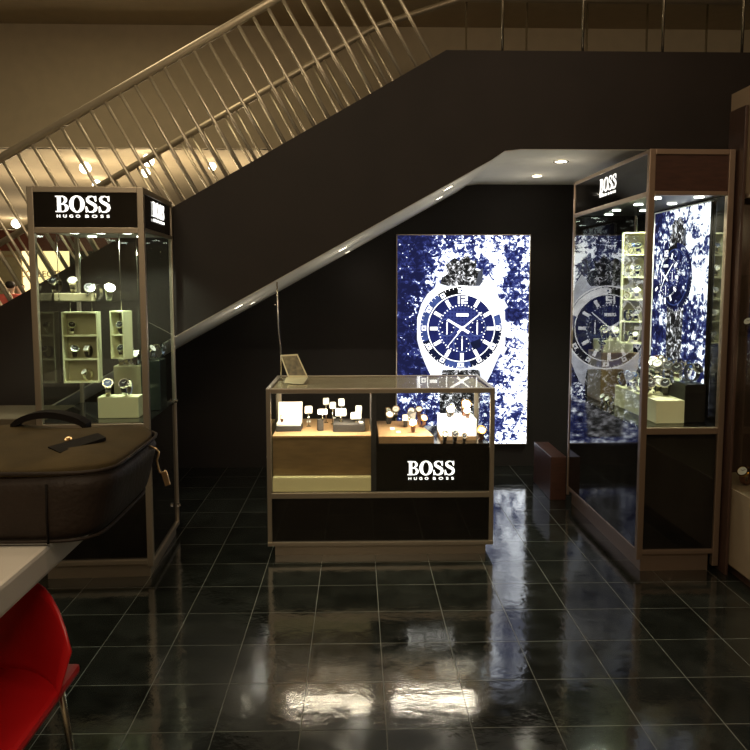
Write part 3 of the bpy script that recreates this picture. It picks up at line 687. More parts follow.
MB().box(.015, w_ - .02, .02, d_ - .02, RZH - .014, RZH - .006).build('lamp_panel', 'black_matte', rt)
MB().box(.01, w_ - .01, .02, d_ - .01, RH - .012, RH - .004).build('roof_panel', 'black_matte', rt)
MB().box(.006, w_ - .012, .014, d_ - .012, .125, RDK - .012).build('base_cabinet', 'black', rt)
MB().box(.004, w_ - .008, .012, d_ - .008, RDK - .012, RDK).build('deck', 'glassgreen', rt)
MB().box(t, w_ - t, .010, .016, RDK, RZH - .02).build('glass_pane', 'glass', rt)
jy = .56
MB().box(.004, .010, t, jy - .002, RDK, RZH - .026).build('glass_pane', 'glassgreen', rt)
MB().box(.004, .010, jy + .002, d_ - .02, RDK, RZH - .026).build('glass_pane', 'glassgreen', rt)
MB().box(.016, w_ - .02, d_ - .014, d_ - .008, RDK, RZH - .02).build('glass_pane', 'glass', rt)
MB().box(w_ - .014, w_ - .006, t, d_ - .02, .1, RH - .022).build('side_panel', 'black', rt)
boss_logo(hpr, (.005, .62, 2.15), .28, R(-90))
for x, y in ((.12, .18), (.33, .12), (.15, .5), (.33, .45), (.15, .85), (.33, .85), (.2, 1.12)):
    MB().cyl((x, y, RZH - .020), .026, .006).build('lamp_disc', 'lampcool', rt)
    lamp('showcase_light', 'SPOT', rw(x, y, RZH - .03), 21, (.95, 1, .80), .02, (0, 0, R(RR_)), 125)
# narrow lit poster fixed to the inner right side, part of the showcase
y0, y1, z0, z1 = .18, .90, .83, 2.035
MB().box(w_ - .030, w_ - .016, y0, y1, z0, z1).build('poster_case', 'black_matte', rt)
pp = poster_print(rt, y1 - y0, z1 - z0, -.03, .19, .60, 'poster_print', 'A_bg2', False)
pp.location = (w_ - .031, (y0 + y1) / 2, (z0 + z1) / 2); pp.rotation_euler = (0, 0, R(-90))
pp['label'] = 'backlit blue watch poster on the inner side'
mb = MB()
for a in ((y1 - .001, y1 + .005, z0, z1), (y0, y1, z1, z1 + .006)): mb.box(w_ - .036, w_ - .016, *a)
mb.build('poster_edge', 'white', rt)

# ------------------------------------------------------------------ display trays and risers
def tray(name, label, p, rz, W, H, D, rows, rotz_extra=0, cat='display tray', m='cream', cols=1, group=None):
    t = thing(name, label, cat, p, rz, group)
    e = .008
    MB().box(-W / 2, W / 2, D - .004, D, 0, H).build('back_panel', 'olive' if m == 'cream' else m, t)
    MB().box(-W / 2, -W / 2 + e, 0, D - .004, 0, H).box(W / 2 - e, W / 2, 0, D - .004, 0, H).box(-W / 2 + e, W / 2 - e, 0, D - .004, 0, e).box(-W / 2 + e, W / 2 - e, 0, D - .004, H - e, H).build('tray_frame', m, t)
    for k in range(1, rows): MB().box(-W / 2 + e, W / 2 - e, .002, D - .004, H * k / rows - e / 2, H * k / rows + e / 2).build('shelf', m, t)
    return t
def riser(label, c, rz, W, D, z0, z1, m='cream', name='display_riser', group=None, cat='display riser'):
    t = MB().box(-W / 2, W / 2, 0, D, 0, z1 - z0, None, .004).build(name, m); t.location = (c[0], c[1], z0); t.rotation_euler = (0, 0, rz)
    return tag(t, label, cat, group)
def L_at(px, py, z): return at_z(px, py, z)
def Lz(px, py, y): return at_y(px, py, y)

# LEFT TOWER CONTENT
g = 'watches in the left showcase'
# top shelf
a = Lz(54, 294, 4.02); b = Lz(91, 294, 4.02)
riser('long low olive riser on the upper glass shelf of left showcase', ((a.x + b.x) / 2, 4.02, 0), R(LR), b.x - a.x, .09, sh_z + .0005, sh_z + .043, 'olive')
for px, k, rz, lbl in ((57, 'sk', -12, 'steel watch at left end of the olive riser in left showcase'), (74, 'sw', 8, 'steel watch upright near right end of the olive riser')):
    p = Lz(px, 287, 4.065); watch(k, (p.x, 4.065, sh_z + .044), R(rz), lbl, g, 1.3)
for px, y, k, rz, lbl in ((89, 4.06, 'sk', 25, 'steel watch just right of the olive riser on glass shelf'), (97, 4.10, 'sw', -25, 'bright steel watch mid of three beside the olive riser'), (108.5, 4.05, 'sw', 30, 'steel watch at the right end of the glass shelf')):
    p = Lz(px, 295, y); watch(k, (p.x, y, sh_z + .0005), R(rz), lbl, g, 1.35)
# tall three-cubby tray
zb = Lz(80, 383, 4.08).z; ztp = Lz(80, 312, 4.08).z; xa = Lz(63, 350, 4.08).x; xb = Lz(98, 350, 4.08).x
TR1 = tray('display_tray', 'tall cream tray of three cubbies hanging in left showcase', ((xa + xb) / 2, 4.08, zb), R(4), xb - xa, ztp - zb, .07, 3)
MB().tube([(-.06, .04, ztp - zb), (-.06, .04, sh_z - .009 - zb)], .0015, 6).tube([(.06, .04, ztp - zb), (.06, .04, sh_z - .009 - zb)], .0015, 6).build('hanger', 'steel', TR1)
H3 = (ztp - zb) / 3
for px, row, k, rz, lbl in ((72, 2, 'sk', 35, 'steel watch alone in top cubby of the three-cubby tray'), (74.5, 1, 'lb', 30, 'dark watch at left in middle cubby of the three-cubby tray'), (89, 1, 'qw', -10, 'square watch at right in middle cubby of the three-cubby tray'), (87.5, 0, 'sw', -30, 'bright watch in bottom cubby of the three-cubby tray')):
    p = Lz(px, 350, 4.115); watch(k, (p.x, 4.112, zb + H3 * row + .0085), R(rz), lbl, g, 1.02)
# narrow two-cubby tray turned sideways
zb = Lz(118, 359, 4.12).z; ztp = Lz(118, 311, 4.12).z; xc = Lz(118.5, 350, 4.14).x
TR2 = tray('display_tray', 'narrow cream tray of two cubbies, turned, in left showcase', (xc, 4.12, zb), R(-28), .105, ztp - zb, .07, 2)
MB().tube([(0, .04, ztp - zb), (0, .04, LZH - .02 - zb)], .0015, 6).build('hanger', 'steel', TR2)
H2 = (ztp - zb) / 2
for row, k, lbl in ((1, 'lb', 'dark strapped watch in top cubby of the narrow tray'), (0, 'sk', 'steel watch in bottom cubby of the narrow tray')):
    watch(k, (xc + .02, 4.153, zb + H2 * row + (.0085 if row == 0 else .0045)), R(-10), lbl, g, 1.02)
# brown riser and cream riser on deck
q0 = L_at(113, 405, LDK); q1 = L_at(146, 405, LDK)
Y_ = q0.y
riser('tall olive riser at the back right of left showcase', ((q0.x + q1.x) / 2 , Y_, 0), R(LR), .18, .11, LDK, Lz(130, 366, Y_).z, 'olive')
zr = Lz(130, 366, Y_).z + .001
for px, yy, k, rz, lbl in ((121, .05, 'sw', 20, 'steel watch at left on the tall olive riser'), (129, .07, 'sw', -15, 'steel watch in the middle of the tall olive riser'), (137, .045, 'qw', -5, 'bright square watch at right on the tall olive riser')):
    p = Lz(px, 360, Y_ + yy); watch(k, (p.x, Y_ + yy, zr), R(rz), lbl, g, 1.35)
a = Lz(99, 416, 3.90); b = Lz(139, 416, 3.90)
riser('bright cream riser at the front of left showcase deck', ((a.x + b.x) / 2, 3.89, 0), R(LR), b.x - a.x, .1, LDK + .0005, Lz(120, 397, 3.89).z, 'cream')
zr = Lz(120, 397, 3.89).z + .001
for px, k, rz, lbl in ((107.5, 'sb', 22, 'steel watch at left on the bright cream riser'), (127, 'sk', -12, 'steel watch at right on the bright cream riser')):
    p = Lz(px, 396, 3.93); watch(k, (p.x, 3.935, zr), R(rz), lbl, g, 1.35)
# corner riser by right glass
q = lw(-.075, .36, 0)
riser('dark riser in the far right corner of left showcase', (q.x, q.y, 0), R(LR), .11, .16, LDK + .0005, 1.14, 'darkgreen')
for yy, k, lbl in ((.03, 'sw', 'steel watch nearer the front on the dark corner riser'), (.11, 'sk', 'steel watch nearer the back on the dark corner riser')):
    p = lw(-.075 + (.02 if yy > .05 else -.02), .36 + yy, 1.141); watch(k, p, R(70), lbl, g, 1.3)

# RIGHT TOWER CONTENT
g = 'watches in the right showcase'
# five-cubby column
yc_ = .62; Yw = RY_ + yc_
ztp = Lz(635, 232, Yw).z; zb = Lz(630, 344, Yw).z; xa = Lz(622, 300, Yw).x; xb = Lz(645.5, 300, Yw).x
CW = xb - xa + .02
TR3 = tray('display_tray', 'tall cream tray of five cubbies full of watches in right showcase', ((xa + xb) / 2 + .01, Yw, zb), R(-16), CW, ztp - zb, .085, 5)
MB().tube([(0, .05, ztp - zb), (0, .05, RZH - .015 - zb)], .0015, 6).build('hanger', 'steel', TR3)
H5 = (ztp - zb) / 5
names5 = ['bottom', 'second from bottom', 'middle', 'second from top', 'top']
for row in range(5):
    for j, (dx, k) in enumerate(((-.026, ['sk', 'lb', 'sk', 'sw', 'sb'][row]), (.024, ['sw', 'sk', 'sw', 'sk', 'sk'][row]))):
        watch(k, ((xa + xb) / 2 + .008 + dx, Yw + .034 - dx * .25, zb + H5 * row + (.0085 if row == 0 else .0045)), R(25 if j == 0 else -30), 'watch at %s in the %s cubby of the five-cubby tray' % (('left', 'right')[j], names5[row]), g, 1.0)
# long cream riser
riser('long bright cream riser near the front of right showcase deck', rw(.205, .10, 0), R(RR_), .16, .62, RDK + .0005, RDK + .13, 'cream')
pos = [(-.05, .16), (.0, .22), (.05, .17), (-.055, .30), (.0, .35), (.05, .29), (-.05, .44), (.0, .50), (.055, .42), (-.05, .56), (.04, .56)]
kinds = ['sk', 'sw', 'lb', 'sb', 'sk', 'lw', 'sk', 'sb', 'sw', 'sk', 'lb']
dn = ['front left', 'front middle', 'front right', 'left, second row', 'centre, second row', 'right, second row', 'left, third row', 'centre, third row', 'right, third row', 'back left', 'back right']
for i, (x, y) in enumerate(pos):
    p = rw(.205 + x, .10 + y, RDK + .1315); watch(kinds[i], p, R(random.choice([-35, -20, 20, 35])), 'watch at %s on the long bright cream riser' % dn[i], g, 1.4)
# dark block at right with watches
DBZ = Lz(695, 384, RY_ + .14).z
riser('black riser beside the long cream riser in right showcase', rw(.353, .12, 0), R(RR_), .12, .7, RDK + .0005, DBZ, 'black_matte')
MB().box(0, .17, 0, .6, 0, .005).build('glass_ledge', 'glassgreen', rt, (.245, .16, DBZ + .0005))
k2 = ['sk', 'lb', 'sk', 'sb', 'sw', 'lb', 'sk', 'sb', 'sk', 'gw']
dn2 = ['frontmost left', 'frontmost right', 'second row left', 'second row right', 'third row left', 'third row right', 'fourth row left', 'fourth row right', 'back row left', 'back row right']
for i in range(10):
    x = .285 + (i % 2) * .085 + random.uniform(-.008, .008); y = .20 + (i // 2) * .115
    watch(k2[i], rw(x, y, DBZ + .0057), R(random.choice([-40, -25, 30, 45])), 'watch at %s on glass ledge over the black riser' % dn2[i], g, 1.5)
# brown riser behind with cream cap
q0 = rw(.20, .84, 0)
BZ = Lz(610, 353, q0.y).z
riser('tall brown riser at the back of right showcase', q0, R(RR_), .25, .26, RDK + .0005, BZ, 'wood_dark')
BZ2 = Lz(610, 341, q0.y).z
riser('pale cream riser stacked on the tall brown riser', rw(.195, .865, 0), R(RR_), .20, .2, BZ + .0005, BZ2, 'cream')
for x, y, k, rz, lbl in ((.02, .03, 'sk', 30, 'steel watch at front left of brown riser, beside the cream cap'),):
    watch(k, rw(.07, .89, BZ + .001), R(rz), lbl, g, 1.3)
for i, (x, y, k, rz, wh) in enumerate(((.125, .90, 'sk', 35, 'front left'), (.185, .905, 'sw', -20, 'front middle'), (.25, .90, 'sb', 25, 'front right'), (.15, .99, 'lb', -30, 'back left'), (.22, .99, 'sk', 30, 'back right'))):
    watch(k, rw(x, y, BZ2 + .001), R(rz), 'watch at %s of pale cream riser on the brown riser' % wh, g, 1.3)
for i, (x, y) in enumerate(((.075, .66), (.08, .76))):
    watch('sw', rw(x, y, RDK + .001), R(-70), ('steel watch lying on the deck by the side glass, nearer one', 'steel watch on the deck by the side glass, farther one')[i], g, .95)

# ------------------------------------------------------------------ the counter
KX0, KX1, KY0, KY1, KZ = -.522, .793, 4.05, 4.643, .986
ct = thing('display_counter', 'low glass watch counter with bronze frame and black BOSS panel', 'counter', (KX0, KY0, 0))
w_, d_ = KX1 - KX0, KY1 - KY0; t = .026
bars(ct, [(0, t, 0, t, .068, KZ), (w_ - t, w_, 0, t, .068, KZ), (0, t, d_ - t, d_, .068, KZ), (w_ - t, w_, d_ - t, d_, .068, KZ)], 'metal')
bars(ct, [(t, w_ - t, 0, t, KZ - .028, KZ), (t, w_ - t, d_ - t, d_, KZ - .024, KZ), (0, t, t, d_ - t, KZ - .024, KZ), (w_ - t, w_, t, d_ - t, KZ - .024, KZ),
          (t, w_ - t, -.004, t, .345, .378), (0, t, t, d_ - t, .345, .378), (w_ - t, w_, t, d_ - t, .345, .378), (0, w_, -.006, t, .062, .085), (0, t, t, d_ - t, .062, .085), (w_ - t, w_, t, d_ - t, .062, .085)], 'metal', 'frame_rail')
MB().box(.04, w_ - .04, .02, d_ - .03, 0, .062).build('plinth', 'metal', ct)
MB().box(.01, w_ - .01, .01, d_ - .01, .085, .345).build('base_cabinet', 'black', ct)
MB().box(t, w_ - t, t, d_ - t, KZ - .008, KZ - .002).build('top_glass', 'glass', ct)
MB().box(t, w_ - t, .09, d_ - t, KZ - .016, KZ - .011).build('top_panel', 'toppanel', ct)
MB().box(t, w_ - t, .004, .010, .378, KZ - .028).build('front_glass', 'glass', ct)
MB().box(.003, .009, t, d_ - t, .378, KZ - .024).build('side_glass', 'glass', ct)
MB().box(w_ - .009, w_ - .003, t, d_ - t, .378, KZ - .024).build('side_glass', 'glass', ct)
DZ = .70
px2x = lambda px, y=KY0 + .03: at_y(px, 430, y).x - KX0
xa = px2x(371); xb = px2x(378)
MB().box(.03, xa, .05, d_ - .03, .38, DZ).build('left_deck', 'wood_dark', ct)
MB().box(.03, xa, .040, d_ - .03, DZ - .008, DZ + .004).build('left_deck_top', 'wood', ct)
MB().box(.03, xa, .012, .049, .380, .468, None, .006).build('cream_ledge', 'creamdeck', ct)
MB().box(xa, xb - .01, .02, d_ - .03, .378, KZ - .03).build('partition', 'dark', ct)
xr = px2x(434)
mb = MB(); x0_, x1_ = xb + .005, xr
mb._add([(x0_, .03, DZ - .04), (x1_, .03, DZ - .04), (x1_ - .06, .5, DZ - .04), (x0_, .5, DZ - .04), (x0_, .03, DZ), (x1_, .03, DZ), (x1_ - .06, .5, DZ), (x0_, .5, DZ)], [(0, 3, 2, 1), (4, 5, 6, 7), (0, 1, 5, 4), (1, 2, 6, 5), (2, 3, 7, 6), (3, 0, 4, 7)])
mb.build('right_deck', 'wood', ct)
BT = at_y(430, 443.5, KY0 + .02).z
hpc = MB().box(xb - .01, w_ - t, .016, .026, .378, BT).box(xb - .01, w_ - t, .026, d_ - .05, BT - .03, BT).build('black_panel', 'black', ct)
boss_logo(hpc, (at_y(431.5, 470, KY0).x - KX0, .010, at_y(431, 475, KY0 + .01).z), .277)
MB().box(.05, w_ - .05, .027, .033, KZ - .024, KZ - .016).build('lamp_strip', 'lampdisc', ct)
lamp('counter_light', 'AREA', (KX0 + w_ * .27, KY0 + .07, KZ - .045), 6.5, (1, .86, .64), .5, (R(18), 0, 0), sy=.03)
lamp('counter_light', 'AREA', (KX0 + w_ * .75, KY0 + .08, KZ - .045), 8.5, (1, .88, .70), .5, (R(15), 0, 0), sy=.03)
# lock on the left side
MB().cyl((0, .12, .56), .013, .012, (-1, 0, 0), 14).cyl((-.012, .12, .56), .007, .004, (-1, 0, 0), 10).build('lock', 'chrome', ct)

DZt = DZ + .0045
# lit white box at left
a = Lz(277, 428, KY0 + .2); b = Lz(301, 428, KY0 + .2)
bx = thing('watch_box', 'open white-lined presentation box glowing at the left of the counter', 'box', ((a.x + b.x) / 2, KY0 + .16, DZt))
hw = (b.x - a.x) / 2
MB().box(-hw - .004, hw + .004, 0, .12, 0, .032, None, .003).build('box_base', 'dark', bx)
MB().box(-hw, hw, .01, .11, .032, .05, None, .004).build('cushion', 'white', bx)
MB().hexa([(-hw, .115, .032), (hw, .115, .032), (-hw, .13, .03), (hw, .13, .03), (-hw, .15, .155), (hw, .15, .155), (-hw, .165, .152), (hw, .165, .152)]).build('lid', 'white', bx)
watch('gw', ((a.x + b.x) / 2 - hw * .6, KY0 + .2, DZt + .051), R(20), 'small gold watch on the cushion of the glowing box', 'watches in the counter', .6)

def cushion(label, px, py_base, zsurf, Wc=.04, Hc=.05, Dc=.03, group='white watch cushions in the counter', tilt=20, stem=0):
    p = at_z(px, py_base, zsurf)
    t = thing('watch_cushion', label, 'watch stand', (p.x, p.y, zsurf), 0, group)
    if stem: MB().cyl((0, 0, 0), .014, .004, seg=16).tube([(0, 0, .003), (0, .004, stem + .01)], .003, 8).build('stand', 'steel', t)
    mb = MB(); mb.box(-Wc / 2, Wc / 2, -Dc / 2, Dc / 2, 0, Hc, None, .008); mb.xf(Matrix.Translation((0, 0, stem + .004)) @ Matrix.Rotation(R(-tilt), 4, 'X'))
    mb.build('pad', 'white', t)
    return t, p
cs = [(296, 418, 0, 'single white watch pad between the glowing box and dark platform')]
gC = 'watches in the counter'
# dark platforms at the left deck
rr1 = riser('slim dark stand post left of the dark counter platform', (at_z(321, 431, DZt).x, at_z(321, 431, DZt).y, 0), R(18), .035, .03, DZt, DZt + .07, 'dark')
a = Lz(333, 431, KY0 + .14); b = Lz(365, 431, KY0 + .14)
riser('low dark platform on the left wooden deck of the counter', ((a.x + b.x) / 2, KY0 + .14, 0), 0, b.x - a.x, .2, DZt, DZt + .045, 'dark')
PZ = DZt + .0455
def pad_on(px, py, z, y, label, Wc=.034, Hc=.038, hasw=None):
    p = at_y(px, py, y); stem = max(0, p.z - z - Hc * .5)
    t = thing('watch_stand', label, 'watch stand', (p.x, y, z), 0, 'white watch stands in the counter')
    if stem > .012: MB().cyl((0, 0, 0), .014, .004, seg=16).tube([(0, 0, .003), (0, 0, stem + .006)], .003, 8).build('stem', 'steel', t)
    else: stem = 0
    mb = MB(); Wc *= 1.2; Hc *= 1.15; mb.box(-Wc / 2, Wc / 2, -.012, .012, 0, Hc, None, .009); mb.xf(Matrix.Translation((0, 0, stem + .004)) @ Matrix.Rotation(R(-18), 4, 'X')); mb.build('pad', 'white', t)
    return t
for px, py, z, y, lbl, W_, H_ in ((308.5, 411, DZt, KY0 + .30, 'white watch stand alone between glowing box and dark post', .04, .042),
        (322.5, 413, DZt + .0705, at_z(321, 431, DZt).y + .015, 'wide white watch pad on the slim dark post', .05, .03),
        (326, 402.5, PZ - .0455, KY0 + .42, 'tallest white watch stand behind the dark post', .032, .04),
        (332.7, 406.5, PZ - .0455, KY0 + .37, 'white watch stand leaning left of the dark platform', .034, .038),
        (341.5, 403.5, PZ, KY0 + .32, 'tall white watch stand at back of the dark platform', .032, .042),
        (340.8, 413.5, PZ, KY0 + .22, 'wide rounded white pad at front left of the dark platform', .056, .042),
        (358.8, 410.5, PZ, KY0 + .30, 'white watch stand at back right of the dark platform', .034, .042),
        (356, 417, PZ, KY0 + .20, 'wide white pad at front right of the dark platform', .054, .038)):
    pad_on(px, py, z, y, lbl, W_, H_)
def tagcard(px, py, z, label):
    p = at_z(px, py, z); t = MB().hexa([(-.012, 0, 0), (.012, 0, 0), (-.012, .008, 0), (.012, .008, 0), (-.012, .006, .010), (.012, .006, .010), (-.012, .008, .010), (.012, .008, .010)]).build('price_tag', 'white')
    t.location = (p.x, p.y, z + .0003); tag(t, label, 'price tag', 'price tags in the counter')
for px, py, z, l in ((289, 429.5, DZt, 'white price tag in front of the glowing box'), (308.5, 422.5, DZt, 'white price tag before the lone stand left of the dark post'), (361, 423, PZ, 'white price tag at right front of the dark platform'),
                  (334, 418.8, DZt, 'white price tag between the dark post and the dark platform'), (392.5, 429.5, DZ, 'white price tag at the left of the right wooden deck'), (398.5, 433, DZ, 'white price tag at the front of the right wooden deck')): tagcard(px, py, z, l)
# right deck watches
DZ2 = DZ + .0005
for px, py, k, rz, s_, lbl in ((388.5, 424, 'lw', 10, 1.25, 'upright white watch at far left of right wooden deck'), (395.5, 418, 'sw', 0, 1.2, 'white watch behind, second on the right wooden deck'), (405, 427, 'qw', 0, 1.2, 'square white watch at centre of the right wooden deck'),
                       (411.5, 420, 'sw', -5, 1.2, 'tall white watch behind the square one on right deck'), (413.5, 432, 'gw', -12, 1.1, 'watch lying low at the front of the right deck'), (421.5, 427, 'gw', 25, 1.15, 'gold watch at right front of the right deck'),
                       (418.5, 417.5, 'gw', 0, 1.1, 'gold watch at the back right of the right deck'), (387, 416.5, 'gw', 20, .9, 'small watch at the back left of the right deck')):
    p = at_z(px, py, DZ2); watch(k, (p.x, p.y, DZ2), R(rz), lbl, gC, s_)
# pads under the brightest ones
# white riser at right, its glow added to look overexposed
gy = KY0 + .10
a = Lz(441, 430, gy); b = Lz(476.5, 430, gy); zt_ = Lz(458, 419.5, gy).z
gb = thing('display_riser', 'white riser with added glow on a wooden foot at the right of the counter', 'display riser', ((a.x + b.x) / 2, gy, BT + .0005))
hw = (b.x - a.x) / 2; zmid = Lz(458, 436.5, gy).z - BT
MB().box(-hw, hw, 0, .2, 0, zmid).build('foot', 'wood', gb)
MB().box(-hw, hw, 0, .2, zmid, zt_ - BT, None, .003).build('white_box', 'added_glow', gb)
zq = zt_ + .0015
for px, y, k, rz, s_, lbl in ((449, .05, 'lb', 10, 1.0, 'dark strapped watch at left on the white riser'), (452, .12, 'gw', -15, 1.0, 'brown strapped watch behind at left on the white riser'), (464.5, .10, 'gw', 5, 1.5, 'tallest gold watch standing on the white riser'), (468, .035, 'gw', -20, .9, 'low gold watch at front right on the white riser')):
    p = Lz(px, 419, gy + y); watch(k, (p.x, gy + y, zq), R(rz), lbl, gC, s_)
zb_ = BT + .0008
for px, y, k, s_, lbl in ((444.5, .05, 'lw', 1.0, 'white watch in front of the white riser at left'), (454.5, .055, 'lb', 1.0, 'dark watch in front of the white riser, left of centre'), (464, .045, 'lb', .8, 'small dark watch in front of the white riser, right of centre'), (480.5, .09, 'gw', 1.3, 'gold watch right of the white riser'),):
    p = Lz(px, 440, KY0 + y); watch(k, (p.x, KY0 + y, zb_), R(0), lbl, gC, s_)
p = Lz(428, 420, KY0 + .42)
cup = MB().cyl((0, 0, 0), .02, .07, seg=24, r2=.03).build('small_cup', 'greycloth'); cup.location = (p.x, KY0 + .42, DZ2)
tag(cup, 'small grey tapered cup at back right corner of the right wooden deck', 'cup')
p = Lz(428, 420, KY0 + .42); cup.location.x = KX0 + x1_ - .10

# ---- thin pole and tilted card on the counter
pb = at_z(281, 381, KZ)
po = thing('sign_pole', 'thin steel pole standing on the left end of the counter', 'pole', (pb.x, pb.y, KZ + .0005))
ztop = at_y(277, 282, pb.y).z - KZ; xt = at_y(277, 282, pb.y).x - pb.x
MB().tube([(0, 0, 0), (.0, 0, ztop * .33), (xt * .7, 0, ztop * .55), (xt, 0, ztop)], [.0055, .0045, .004, .005], 8).build('pole', 'steel', po)
MB().cyl((0, 0, 0), .018, .006, seg=20).build('foot', 'steel', po)
MB().cyl((xt - .006, 0, ztop * .77), .005, .012, (-1, 0, 0), 8).build('knob', 'steel', po)
# card holder
y0 = pb.y + .02
v = {k: at_y(*c, y) for k, c, y in (('bl', (288, 377), y0), ('br', (308, 377), y0), ('tl', (280, 355), y0 + .06), ('tr', (297.5, 354), y0 + .06))}
ch = thing('card_holder', 'tilted printed card in a clear holder leaning by the thin pole', 'sign', (v['bl'].x, y0, KZ))
o_ = Vector((v['bl'].x, y0, KZ)); nn = (v['br'] - v['bl']).cross(v['tl'] - v['bl']).normalized()
if nn.y > 0: nn = -nn
def slab(pts, th): return [p - o_ for p in (pts[0], pts[1], pts[0] - nn * th, pts[1] - nn * th, pts[3], pts[2], pts[3] - nn * th, pts[2] - nn * th)]
bl, br, tr_, tl = v['bl'], v['br'], v['tr'], v['tl']
MB().hexa(slab([bl, br, tr_, tl], .004)).build('holder_back', 'acrylic', ch)
ce = (bl + br + tr_ + tl) / 4; ins = [ce + (p - ce) * .86 + nn * .0012 for p in (bl, br, tr_, tl)]
MB().hexa(slab(ins, .001)).build('card', 'paper', ch)
f0 = at_z(284, 383, KZ); f1 = at_z(303, 384.5, KZ)
foot = [Vector((f0.x, f0.y, KZ + .001)), Vector((f1.x, f1.y, KZ + .001)), Vector((br.x, y0, br.z - .002)), Vector((bl.x - .01, y0, bl.z - .002))]
n2 = Vector((0, 1, .3)).normalized() * .004
MB().hexa([q - o_ for q in (foot[0], foot[1], foot[0] + n2, foot[1] + n2, foot[3], foot[2], foot[3] + n2, foot[2] + n2)]).build('holder_foot', 'acrylic', ch)

# ------------------------------------------------------------------ low wooden box by the back wall, neighbour showcase, tan ledge
q = at_z(550, 500, 0)
t = MB().box(0, .115, 0, .5, 0, at_y(556, 457, q.y).z, None, .004).build('low_wooden_box', 'redwood'); t.location = (q.x, q.y, 0)
tag(t, 'low red-brown wooden box against the back corner of the right showcase', 'box')

ns = thing('display_showcase', 'beige watch showcase cut off by the right frame edge', 'showcase', (2.022, 2.6, 0))
dd = 1.50
MB().box(0, .6, 0, dd, .06, .48).build('base_cabinet', 'beige', ns)
MB().box(.03, .57, .03, dd - .03, 0, .06).build('plinth', 'brownpost', ns)
MB().box(0, .6, 0, 1.31, 2.05, 2.6).build('header_panel', 'beige', ns)
for b in ((0, .03, 0, .03), (0, .03, dd - .03, dd), (.57, .6, 0, .03), (.57, .6, dd - .03, dd)): MB().box(*b, .48, 2.05, None, .003).build('frame_post', 'metal_cu', ns)
MB().box(0, .02, .03, dd - .03, 2.03, 2.05).build('frame_rail', 'metal_cu', ns)
MB().box(.006, .012, .03, dd - .03, .48, 2.03).build('glass_pane', 'glass', ns)
MB().box(.03, .57, .006, .012, .48, 2.05).build('glass_pane', 'glass', ns)
MB().box(.57, .59, .03, dd - .03, .48, 2.05).build('back_panel', 'brownpost', ns)
for z in (.95, 1.30, 1.62): MB().box(.02, .57, .03, dd - .03, z, z + .01).build('glass_shelf', 'glassgreen', ns)
MB().box(.03, .56, dd - .04, dd - .031, .48, 2.03).build('end_panel', 'brownpost', ns)
for px, py in ((746.5, 334), (746.5, 355), (744, 212), (747, 231)):
    p = at_y(px, py, 2.6 + dd - .034); MB().cyl((p.x - 2.022, dd - .034, p.z), .010, .004, (0, -1, 0), 12).build('lamp_disc', 'lampdisc', ns)
MB().box(.06, .5, dd - .033, dd - .0315, 1.14, 1.42).build('lit_back_plate', 'tan', ns)
lamp('showcase_light', 'POINT', (2.3, 3.7, 1.9), 1.4, (1, .78, .45), .03)
lamp('showcase_light', 'POINT', (2.3, 3.5, 1.15), .8, (1, .72, .4), .03)
watch('gw', (2.14, 3.80, .4805), R(-60), 'gold watch on the floor of the beige showcase at the right edge', 'watches in the beige showcase', 1.5)
watch('sw', (2.14, 3.82, 1.3105), R(-60), 'steel watch on the middle shelf of the beige showcase', 'watches in the beige showcase', 1.3)
t = MB().box(2.0, 2.016, 3.72, 3.88, 0, 2.5, None, .003).build('wooden_post', 'brownpost'); tag(t, 'dark brown wooden post between the two right-hand showcases', 'post')

ld = MB().box(-3.2, -1.74, 4.0, 4.45, 0, .83, None, .006).build('low_cabinet', 'tan'); tag(ld, 'low tan cabinet left of the left showcase, mostly hidden by the bag', 'cabinet')

# ------------------------------------------------------------------ white table, bag, red chair
TE = -.872; TZ = .85; TT = .082
tb = thing('table', 'white slab table at the bottom left carrying the dark bag', 'table', (TE, 1.0, 0))
MB().box(-1.5, 0, -.6, 1.32, TZ - TT, TZ, None, .012).build('tabletop', 'tabletop', tb)
for x in (-1.4, -.35):
    for y in (-.45, 1.15): MB().box(x - .03, x + .03, y - .03, y + .03, 0, TZ - TT, None, .005).build('leg', 'steel', tb)

def rbox(nx, ny, nz, fn, m, name, parent, smooth=True):
    bm = bmesh.new(); bmesh.ops.create_cube(bm, size=2)
    bmesh.ops.subdivide_edges(bm, edges=bm.edges, cuts=11, use_grid_fill=True)
    for v in bm.verts: v.co = fn(v.co.copy())
    for f in bm.faces: f.smooth = True
    me = bpy.data.meshes.new(name); bm.to_mesh(me); bm.free(); me.materials.append(M[m])
    o = bpy.data.objects.new(name, me); C.objects.link(o); o.parent = parent; return o
def sq(c, p=5.0):   # cube -> rounded cube
    m_ = max(abs(c.x), abs(c.y), abs(c.z)); n = (abs(c.x) ** p + abs(c.y) ** p + abs(c.z) ** p) ** (1 / p)
    return c * (m_ / n if n else 1)
BXR = -.735
bag = thing('briefcase', 'bulky dark brown leather laptop bag lying on the white table', 'bag', (BXR - .36, 2.25, TZ))
def fn_body(c):
    q = sq(c, 7); x, y, z = q.x * .36, q.y * .285, .105 + q.z * .105; x += .05 * (z / .21) * max(0, q.x); y += .035 * (z / .21) * max(0, q.y)
    z += .006 * math.sin(x * 11 + 1) * math.cos(y * 9) * max(0, q.z)
    return Vector((x, y, z))
rbox(0, 0, 0, fn_body, 'leather', 'body', bag)
def fn_top(c):
    q = sq(c, 6); x, y = q.x * .345, q.y * .27
    x += .045 * max(0, q.x); y += .032 * max(0, q.y)
    z = .207 + q.z * .018 + (.024 * (1 - q.x ** 4) * (1 - q.y ** 4) + .009 * math.sin(x * 16) * math.sin(y * 14 + 1)) * (q.z > 0)
    return Vector((x, y, z))
rbox(0, 0, 0, fn_top, 'nylon', 'top_panel', bag)
